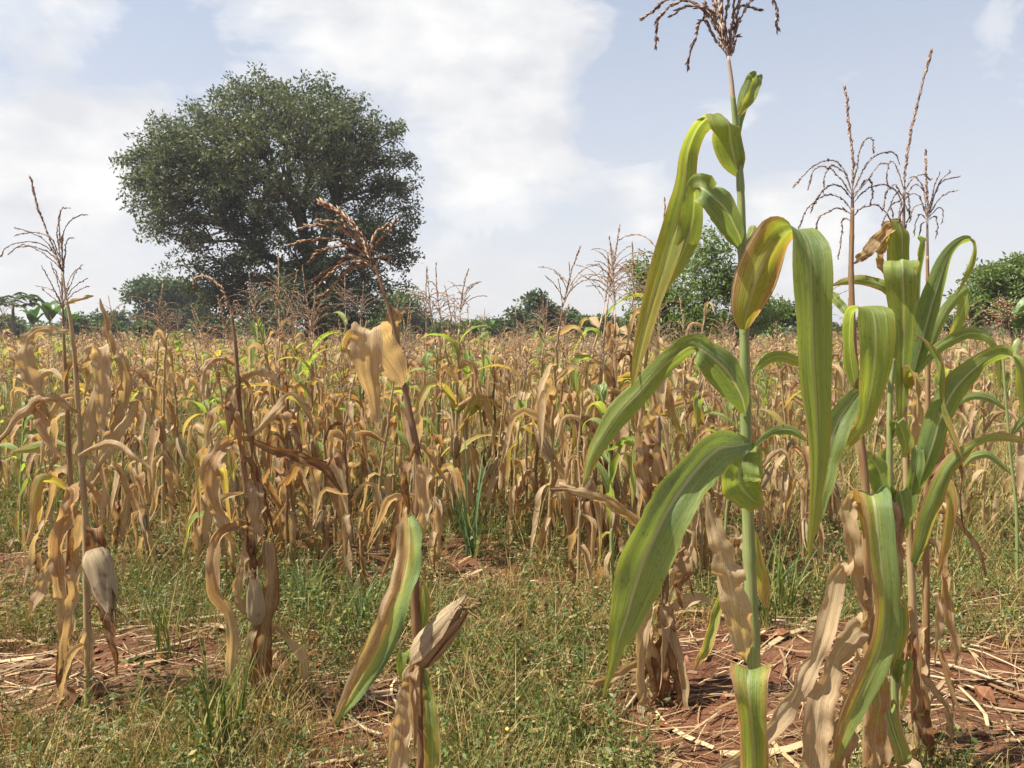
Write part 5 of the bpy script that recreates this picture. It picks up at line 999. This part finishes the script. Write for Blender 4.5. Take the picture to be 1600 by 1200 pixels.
# the rest of the field runs on to the trees: too many to count, one object
def far_field():
    r = rs(9); mats = [LM['tan'], LM['brown'], LM['rust'], LM['turning'], LM['lime'], ST['tan'], TASSEL]; mb = MB(); Y = LAST + .8; tot = 0
    pos = []
    while Y < 74:
        sp = .72 if Y < 26 else .72 + (Y - 26) * .014; half = Y * .69 + 1
        x = np.arange(-half, half, sp); x = x + r.normal(0, .16, len(x)); x = x[r.rand(len(x)) > .14]
        pos.append(np.stack([x, Y + r.normal(0, .26, len(x))], -1)); Y += .8 if Y < 30 else .8 + (Y - 30) * .035
    pos = np.concatenate(pos); d = np.hypot((pos[:, 0] - bt[0]) , (pos[:, 1] - bt[1])); pos = pos[d > 1.2]
    n = len(pos); H = np.clip(r.normal(1.08, .15, n) + .08 * np.sin(pos[:, 0] * .9 + 1.3) * np.sin(pos[:, 1] * .7) + (r.rand(n) < .10) * .32, .75, 1.65); far = pos[:, 1] > 24
    z0 = gh(pos[:, 0], pos[:, 1])
    # stalks
    for sel in (~far, far):
        m_ = int(sel.sum()); p = np.column_stack([pos[sel], z0[sel]]); hh = H[sel]; w_ = .010 if sel is not far else .014
        a = r.uniform(0, 3.14, m_); c = np.stack([np.cos(a), np.sin(a), 0 * a], -1) * w_; tp = p + np.stack([r.normal(0, .07, m_), r.normal(0, .07, m_), hh * .85], -1)
        V = np.stack([p - c, p + c, tp + c * .4, tp - c * .4], 1).reshape(-1, 3); mb.add(V, np.arange(m_ * 4).reshape(-1, 4), None, None, 5)
    # leaves: vectorised ribbons of five rows
    tone = r.rand(n)
    for sel, nl, ns in ((~far, 9, 6), (far, 6, 4)):
        ids = np.repeat(np.where(sel)[0], nl); m_ = len(ids); f = np.tile(np.linspace(.15, .95, nl), int(sel.sum())) + r.normal(0, .04, m_)
        b = np.column_stack([pos[ids], z0[ids] + H[ids] * .82 * f]); az = r.uniform(0, 6.28, m_); L = r.uniform(.32, .58, m_); wm = r.uniform(.022, .040, m_) * (1.25 if nl == 6 else 1)
        up = r.uniform(.1, 1.2, m_); dn = r.uniform(.7, 1.5, m_); bk = r.uniform(.12, .5, m_); tw = r.normal(0, 1.3, m_); s = np.linspace(0, 1, ns)
        P = np.zeros((m_, ns, 3)); p = b.copy(); C = np.zeros((m_, ns, 3))
        for q in range(ns):
            P[:, q] = p; kk = 1 / (1 + np.exp(-(s[q] - bk) * 14)); th = up * (1 - kk) - dn * kk; a2 = az + r.normal(0, .45, m_)
            t_ = np.stack([np.cos(a2) * np.cos(th), np.sin(a2) * np.cos(th), np.sin(th)], -1); p = p + t_ * (L / (ns - 1))[:, None]
            c0 = np.stack([-np.sin(a2), np.cos(a2), 0 * a2], -1); nn = np.cross(t_, c0); w2 = tw * s[q]; C[:, q] = (c0 * np.cos(w2)[:, None] + nn * np.sin(w2)[:, None]) * (wm * blade_profile(np.array([s[q]]))[0])[:, None]
        V = np.stack([P - C, P + C], 2).reshape(-1, 3); ii = (np.arange(m_) * ns * 2)[:, None] + (np.arange(ns - 1) * 2)[None, :]; ii = ii.reshape(-1)
        Q = np.stack([ii, ii + 1, ii + 3, ii + 2], -1); uv = np.tile(np.stack([np.tile([0.05, .95], ns), np.repeat(s, 2)], -1), (m_, 1))
        tt = tone[ids] + r.normal(0, .16, m_) - (f - .5) * .12; mt = np.where(tt < .50, 0, np.where(tt < .60, 1, np.where(tt < .66, 2, np.where(tt < .84, 3, 4))))
        mb.add(V, Q, None, uv, np.repeat(mt, ns - 1))
    # tassels: a spike and laterals of spikelets
    has = r.rand(n) < .72
    for sel, nb in ((~far & has, 7), (far & has, 5)):
        ids = np.where(sel)[0]; m_ = len(ids); top = np.column_stack([pos[ids], z0[ids] + H[ids] * .83])
        pp, zz_, ss = [], [], []
        for bno in range(nb):
            az = r.uniform(0, 6.28, m_); el = r.uniform(.5, 1.2, m_) if bno else np.full(m_, 1.5); d0 = np.stack([np.cos(az) * np.cos(el), np.sin(az) * np.cos(el), np.sin(el)], -1); d1 = d0 - np.array([0, 0, .5 if bno else 0]) * r.uniform(.2, 2, m_)[:, None]
            l = r.uniform(.10, .16, m_) if bno else r.uniform(.18, .26, m_); mid = top + d0 * (l * .5)[:, None]
            pp += [top, mid]; zz_ += [d0, d1]; ss += [np.stack([np.full(m_, .020), np.full(m_, .02), l * .55], -1), np.stack([np.full(m_, .022), np.full(m_, .022), l * .55], -1)]
        scatter(mb, LEAF4_V, LEAF4_F, np.concatenate(pp), np.concatenate(zz_), r.normal(size=(m_ * nb * 2, 3)), np.concatenate(ss), 6, True)
    o = mb.build('far_maize_field', mats); tag(o, 'dense drying maize receding towards the trees on the skyline', 'maize field', None, 'stuff'); print('far plants', n)
far_field()

# ------------------------------------------------------------------ other plants that can be picked out
def strap_clump(px, Y, H, n, label, mat, seed, wd=.010, spread=.35, name='grass_clump', cat='grass clump', group='grass clumps in the foreground'):
    r = rs(seed); x = (px - 800) / F * Y / CP; b = np.array([x, Y, float(gh(x, Y))]); root = empty(name, b, label, cat, group)
    for i in range(n):
        az = r.uniform(0, 6.28); L = H * r.uniform(.6, 1.15); th0 = R(r.uniform(66, 88)); dr = r.uniform(.1, 1.5) * spread * 2; s = np.linspace(0, 1, 9)
        th = th0 - dr * s**1.8; d = np.stack([np.cos(az) * np.cos(th), np.sin(az) * np.cos(th), np.sin(th)], -1) * L / 8
        P = b + [r.normal(0, .025), r.normal(0, .025), 0] + np.concatenate([np.zeros((1, 3)), np.cumsum(d, 0)[:-1]])
        mb = MB(); ribbon(mb, P, wd * r.uniform(.6, 1.1) * (1 - s**2.5) + .0006, np.tile([-math.sin(az), math.cos(az), 0], (9, 1)), 2, .5, .05, 2, r); mb.build('blade', mat, root, b)
strap_clump(738, 4.4, .66, 14, 'blue-green clump of strap leaves standing upright in the middle weeds', GRASS_B, 51, .011, .35, 'young_sorghum', 'sorghum', None)
strap_clump(712, 4.9, .45, 9, 'smaller blue-green strap-leaved clump left of the upright blue-green clump', GRASS_B, 52, .009, .4, 'young_sorghum', 'sorghum', None)
strap_clump(338, 2.35, .36, 34, 'tall dark green grass clump at the bottom below the ragged brown plant', GRASS, 53, .0042, .4)
strap_clump(300, 2.2, .30, 24, 'grass clump at the bottom left of the tall dark green clump', GRASS, 54, .0040, .6)
strap_clump(1205, 3.3, .42, 22, 'green grass clump right behind the stalk of the tallest green plant', GRASS, 55, .005, .55)
strap_clump(1232, 3.5, .45, 20, 'green grass clump under the tip of the long drooping leaf', GRASS, 56, .005, .55)
strap_clump(556, 3.35, .30, 26, 'green grass clump left of the leaning cob plant', GRASS_B, 57, .004, .4)
strap_clump(470, 3.55, .30, 26, 'green grass clump right of the ragged brown plant', GRASS_B, 58, .004, .5)
strap_clump(250, 3.0, .30, 22, 'thin green grass clump between the pale cob and the ragged brown plant', GRASS, 59, .003, .4)

def seedhead(px, Y, label):
    r = rs(61); h_ = Hero(label, Y, [(px + 22, 800), (px + 12, 700), (px + 4, 600), (px, 520), (px, 508)], .008, .004, 'green', 62, 'sorghum', None, 'sorghum_plant')
    mb = MB(); n = 380; c = at(px, 488, Y); pts = c + r.normal(size=(n, 3)) * [.028, .028, .036]; scatter(mb, SPK_V, SPK_F, pts, r.normal(size=(n, 3)) + nrm(pts - c) * 1.5, r.normal(size=(n, 3)), np.full(n, .018)); mb.build('seed_head', TASSEL, h_.root, h_.o)['kind'] = 'stuff'
    for m_, ks in (('pale', [(px + 6, 640, 0, 2, 60), (px - 20, 622, 0, 6, 60), (px - 50, 620, 0, 6, 80), (px - 80, 640, 0, 1, 60)]), ('green', [(px + 10, 690, 0, 2, 60), (px + 30, 660, 0, 6, -50), (px + 60, 650, 0, 6, 80), (px + 90, 680, 0, 1, 60)]), ('pale', [(px + 14, 740, 0, 2, 60), (px - 20, 712, 0, 6, 60), (px - 45, 715, 0, 6, 80), (px - 70, 740, 0, 1, 50)])): h_.leaf(m_, ks, n=18)
seedhead(1566, 3.9, 'thin pale green sorghum stalk with a round seed head at the right edge')

# ------------------------------------------------------------------ ground cover: weeds, dry grass, straw, clods
gr = rs(15)
def patches(x, y):
    a = np.sin(x * 1.9 + 1.1 * np.sin(y * 1.3 + .5)) * np.sin(y * 1.5 + .9 * np.sin(x * 1.1 + 2)); b = np.sin(x * 5.3 + y * 3.1 + 2 * np.sin(x * 2.2)) * np.sin(y * 4.7 - x * 2.4)
    v = .60 + .40 * a + .40 * b + .25 * np.sin(x * 11 + 3 * np.sin(y * 3)) * np.sin(y * 9.5 + 2 * np.sin(x * 4))
    for (px, Y, rad, k_) in ((570, 2.45, .35, -1.1), (1090, 2.75, .42, -1.2), (1500, 2.6, .55, -1.1), (60, 3.0, .35, -.9), (1560, 2.9, .45, -.8), (210, 2.75, .30, -.5), (600, 2.9, .3, -.4), (1020, 2.5, .3, -.5), (1270, 2.9, .35, -.3),
                            (500, 3.5, .5, .5), (840, 2.6, .32, .9), (830, 3.2, .4, .6), (930, 3.1, .35, .4), (330, 2.35, .25, .5), (20, 3.2, .4, .7), (1230, 3.6, .5, .6), (280, 3.8, .6, .5), (1540, 3.2, .3, .5), (700, 2.4, .25, .3)):
        cx = (px - 800) / F * Y; v = v + k_ * np.exp(-((x - cx)**2 + (y - Y)**2) / rad**2)
    return np.clip(v, 0, 1)
def ground_pts(n, y0, y1, r, thr=True, power=1.0):
    u = r.rand(n * 3); y = y0 + (y1 - y0) * u**power; x = r.uniform(-.74, .74, n * 3) * (y + .5)
    if thr:
        keep = r.rand(n * 3) < patches(x, y); x, y = x[keep], y[keep]
    return x[:n], y[:n]
def blades(mb, x, y, h, w_, r, mat=0, bend=1.0, ns=4):
    m_ = len(x); p = np.stack([x, y, gh(x, y) - .005], -1); az = r.uniform(0, 6.28, m_); th0 = r.uniform(.9, 1.5, m_); dr = r.uniform(.1, 1.5, m_) * bend; s = np.linspace(0, 1, ns)
    P = np.zeros((m_, ns, 3)); C = np.zeros((m_, ns, 3)); fa = r.uniform(0, 6.28, m_)
    for q in range(ns):
        P[:, q] = p; th = th0 - dr * s[q]**1.4; p = p + np.stack([np.cos(az) * np.cos(th), np.sin(az) * np.cos(th), np.sin(th)], -1) * (h / (ns - 1))[:, None]
        C[:, q] = np.stack([np.cos(fa), np.sin(fa), 0 * fa], -1) * (w_ * max(1 - s[q]**2, .08))[:, None]
    V = np.stack([P - C, P + C], 2).reshape(-1, 3); ii = ((np.arange(m_) * ns * 2)[:, None] + (np.arange(ns - 1) * 2)[None, :]).reshape(-1)
    mb.add(V, np.stack([ii, ii + 1, ii + 3, ii + 2], -1), None, None, mat)
def tufted(n, y0, y1, r, per, sd, power=1.0):
    x, y = ground_pts(n // per, y0, y1, r, True, power); x = np.repeat(x, per); y = np.repeat(y, per); return x + r.normal(0, sd, len(x)), y + r.normal(0, sd, len(y))
wb = MB()
x, y = tufted(64000, 1.7, 6.2, gr, 14, .04, 1.25); blades(wb, x, y, (.045 + .072 * gr.gamma(1.6, 1, len(x) // 14).repeat(14)).clip(.04, .34) * gr.uniform(.5, 1.1, len(x)), gr.uniform(.0008, .0019, len(x)), gr, np.repeat(np.where(np.repeat(gr.rand(len(x) // 14), 14) * .6 + gr.rand(len(x)) * .4 < .50 + .36 * np.sin(x * 2.3 + 1 + np.sin(y * 1.7)) * np.sin(y * 2.9 + .5), 0, 1), 3), 1.2)
x, y = tufted(110000, 5.5, 24, gr, 12, .10); blades(wb, x, y, gr.uniform(.12, .46, len(x)), gr.uniform(.0020, .0042, len(x)), gr, np.repeat(np.where(gr.rand(len(x)) < .55, 0, 1), 2), 1.2, 3)
x, y = ground_pts(9000, 4.2, 9.0, gr, False); sel = (800 + F * x / y > 1430) | (gr.rand(len(x)) < .35); x, y = x[sel], y[sel]; blades(wb, x, y, gr.uniform(.25, .55, len(x)), gr.uniform(.0018, .0030, len(x)), gr, np.repeat(np.where(gr.rand(len(x)) < .12, 0, 1), 3), 1.0)
tag(wb.build('weed_grass', [GRASS, GRASS_D]), 'green and straw-coloured grass growing between the maize', 'grass', None, 'stuff')
# small leafy herbs: stems with leaflets
hb = MB()
def herbs(n, y0, y1, r, hmin, hmax, nl, ls, power=1.0):
    x, y = ground_pts(n, y0, y1, r, True, power); m_ = len(x); b = np.stack([x, y, gh(x, y)], -1); h_ = r.uniform(hmin, hmax, m_); ln = r.normal(0, .25, (m_, 2))
    f = r.uniform(.15, 1.0, (m_, nl)); P = b[:, None, :] + np.stack([ln[:, :1] * h_[:, None] * f, ln[:, 1:] * h_[:, None] * f, h_[:, None] * f], -1); P = P.reshape(-1, 3) + r.normal(0, .012, (m_ * nl, 3))
    Z = r.normal(size=(m_ * nl, 3)) * [1, 1, .5] + [0, 0, .35]; s = ls * r.uniform(.5, 1.3, m_ * nl); scatter(hb, LEAF4_V, LEAF4_F, P, Z, r.normal(size=(m_ * nl, 3)), np.stack([s * .42, s, s], -1), 0, True)
    blades(hb, x, y, h_, np.full(m_, .0012), r, 0, .3, 3)
herbs(3600, 1.7, 5.5, gr, .03, .14, 20, .019, 1.2); herbs(500, 1.7, 5.0, gr, .10, .26, 30, .022, 1.2); herbs(110, 1.9, 4.5, gr, .10, .30, 50, .022, 1.2); herbs(2400, 5, 12, gr, .10, .30, 14, .034)
x, y = ground_pts(45, 2.0, 6, gr); scatter(hb, LEAF4_V, LEAF4_F, np.stack([x, y, gh(x, y) + gr.uniform(.08, .22, len(x))], -1), gr.normal(size=(len(x), 3)), gr.normal(size=(len(x), 3)), np.full((len(x), 3), .013), 1, True)
tag(hb.build('leafy_weeds', [HERB, FLOWER_Y]), 'small leafy weeds with scattered yellow flowers between the maize', 'weeds', None, 'stuff')
# straw and shredded leaf litter lying on the soil
sb = MB()
def straw(n, y0, y1, r, l0, l1, w0, w1, power=1.0):
    y = y0 + (y1 - y0) * r.rand(n)**power; x = r.uniform(-.74, .74, n) * (y + .5); az = r.normal(.15, .75, n); L = r.uniform(l0, l1, n); ns = 4; s = np.linspace(-.5, .5, ns); cv = r.normal(0, .35, n); w_ = r.uniform(w0, w1, n); tl = r.normal(0, .10, n); lift = r.uniform(.002, .022, n)
    P = np.zeros((n, ns, 3)); C = np.zeros((n, ns, 3)); ro = r.uniform(-.9, .9, n)
    for q in range(ns):
        a = az + cv * s[q]; P[:, q, 0] = x + np.cos(a) * L * s[q]; P[:, q, 1] = y + np.sin(a) * L * s[q]; P[:, q, 2] = gh(P[:, q, 0], P[:, q, 1]) + lift + np.abs(tl) * L * (s[q] + .5)
        C[:, q] = np.stack([-np.sin(a) * np.cos(ro), np.cos(a) * np.cos(ro), np.sin(ro)], -1) * (w_ * (1 - .5 * abs(s[q])))[:, None]
    V = np.stack([P - C, P + C], 2).reshape(-1, 3); ii = ((np.arange(n) * ns * 2)[:, None] + (np.arange(ns - 1) * 2)[None, :]).reshape(-1); sb.add(V, np.stack([ii, ii + 1, ii + 3, ii + 2], -1))
straw(11000, 1.7, 7, gr, .05, .28, .0009, .0024, 1.2); straw(1500, 1.7, 6, gr, .05, .20, .003, .007, 1.2); straw(9000, 6, 16, gr, .12, .45, .003, .009); straw(260, 1.8, 6, gr, .12, .34, .006, .012, 1.1)
tag(sb.build('straw_litter', STRAW), 'dry straw and shredded leaves littering the red soil', 'straw', None, 'stuff')
cbm = MB(); n = 5200; y = 1.7 + 5 * gr.rand(n)**1.3; x = gr.uniform(-.74, .74, n) * (y + .5); s = gr.gamma(2.0, .0045, n) + .002
OV = [(0, 0, .6), (1, 0, 0), (.3, .9, .1), (-.8, .6, -.1), (-.8, -.6, .1), (.3, -.9, 0), (.1, 0, -.7)]; OF = [(0, 1, 2), (0, 2, 3), (0, 3, 4), (0, 4, 5), (0, 5, 1), (6, 2, 1), (6, 3, 2), (6, 4, 3), (6, 5, 4), (6, 1, 5)]
scatter(cbm, OV, OF, np.stack([x, y, gh(x, y) + s * .3], -1), gr.normal(size=(n, 3)) * .4 + [0, 0, 1], gr.normal(size=(n, 3)), s[:, None] * gr.uniform(.6, 1.3, (n, 3))); tag(cbm.build('soil_clods', CLOD, smooth=False), 'crumbs and clods of red soil', 'soil', None, 'stuff')
# fallen stalks from the last harvest that can be picked out one by one
FALLEN = [(430, 1030, 130, 8), (275, 1105, 120, 5), (620, 1085, 110, 12), (690, 1125, 80, -30), (890, 1040, 90, 85), (830, 1150, 60, -12), (1130, 940, 120, 3), (1240, 930, 60, -40), (1270, 1000, 70, -55), (1180, 985, 100, -8), (1530, 890, 90, 4), (1540, 985, 110, 8), (1480, 1010, 120, -18), (1500, 1050, 140, -20), (1560, 1105, 150, -14), (1450, 960, 90, 6),
          (935, 1095, 90, 4), (1010, 940, 60, 28), (905, 1085, 60, 40), (60, 1080, 130, 12), (30, 1150, 70, 85), (75, 1000, 90, 50), (170, 1110, 120, 18), (240, 1040, 90, 22), (250, 960, 140, 6), (300, 985, 110, -6), (210, 1145, 100, -30), (440, 945, 70, 5), (760, 1110, 70, -25), (1150, 1010, 80, 30), (1380, 1190, 90, 10), (100, 1170, 110, -20), (480, 1010, 80, -14), (720, 965, 70, 20), (1000, 1105, 70, 32), (560, 1150, 80, -28), (800, 1010, 60, 8), (1330, 905, 60, -10), (955, 905, 70, 12), (650, 905, 60, -8)]
GROUPF = 'fallen stalks on the soil'
MARKS = [(118, 'the two tall tassels'), (402, 'the ragged brown plant'), (655, 'the leaning cob plant'), (1035, 'the collapsed dead plant'), (1175, 'the tallest green plant'), (1400, 'the right-hand clump')]
FLAB = {}; byside = {}
for i, (px, py, lp, an) in enumerate(FALLEN):
    m_ = min(range(len(MARKS)), key=lambda q: abs(MARKS[q][0] - px)); byside.setdefault((m_, px < MARKS[m_][0]), []).append((abs(px - MARKS[m_][0]), i))
for (m_, lf), L_ in byside.items():
    for q, (_, i) in enumerate(sorted(L_)): FLAB[i] = f"bleached stalk on the soil, {'nearest' if q == 0 else ORD[q] + ' nearest'} to {MARKS[m_][1]} on its {'left' if lf else 'right'}"
for i, (px, py, lp, an) in enumerate(FALLEN):
    Y = CAM_H * CP / max(((py - 600) / F * CP + SP), .05); Y = CAM_H / ((py - HORIZON) / F) * .995; r = rs(300 + i); k_ = Y / F; L = lp * k_ * (1.0 + .6 * abs(math.sin(R(an)))); a = math.atan2(math.sin(R(an)) * 2.1, math.cos(R(an)))
    c = np.array([(px - 800) * k_, Y, 0]); s = np.linspace(-.5, .5, 12); P = np.stack([c[0] + np.cos(a + s * r.normal(0, .25)) * L * s, c[1] + np.sin(a + s * r.normal(0, .25)) * L * s, 0 * s], -1); rad = r.uniform(.0045, .0085)
    P[:, 2] = gh(P[:, 0], P[:, 1]) + rad * .9 + (s + .5) * r.uniform(.0, .03); mb = MB(); stalk_tube(mb, P, rad, rad * .8, [.2, .45, .72, .95], 7)
    mb.v[0] = mb.v[0]; o = mb.build('fallen_stalk', STICK, None, c); o.location = c
    tag(o, FLAB[i], 'fallen stalk', GROUPF)

# ------------------------------------------------------------------ the midday haze over the field
def haze_box():
    m, t = new_mat('haze_air'); pv = nd(t, 'ShaderNodeVolumePrincipled'); pv.inputs['Color'].default_value = (.93, .95, 1, 1); pv.inputs['Density'].default_value = .0008; pv.inputs['Anisotropy'].default_value = .35
    out = nd(t, 'ShaderNodeOutputMaterial'); t.links.new(pv.outputs[0], out.inputs['Volume'])
    x, y0, y1, z0, z1 = 1600, -80, 1600, -1.2, 16.0
    V = [(-x, y0, z0), (x, y0, z0), (x, y1, z0), (-x, y1, z0), (-x, y0, z1), (x, y0, z1), (x, y1, z1), (-x, y1, z1)]
    Q = [(0, 3, 2, 1), (4, 5, 6, 7), (0, 1, 5, 4), (1, 2, 6, 5), (2, 3, 7, 6), (3, 0, 4, 7)]
    tag(MB().add(V, Q).build('haze', m, smooth=False), 'thin pale midday haze over the whole field', 'haze', None, 'stuff')
haze_box()
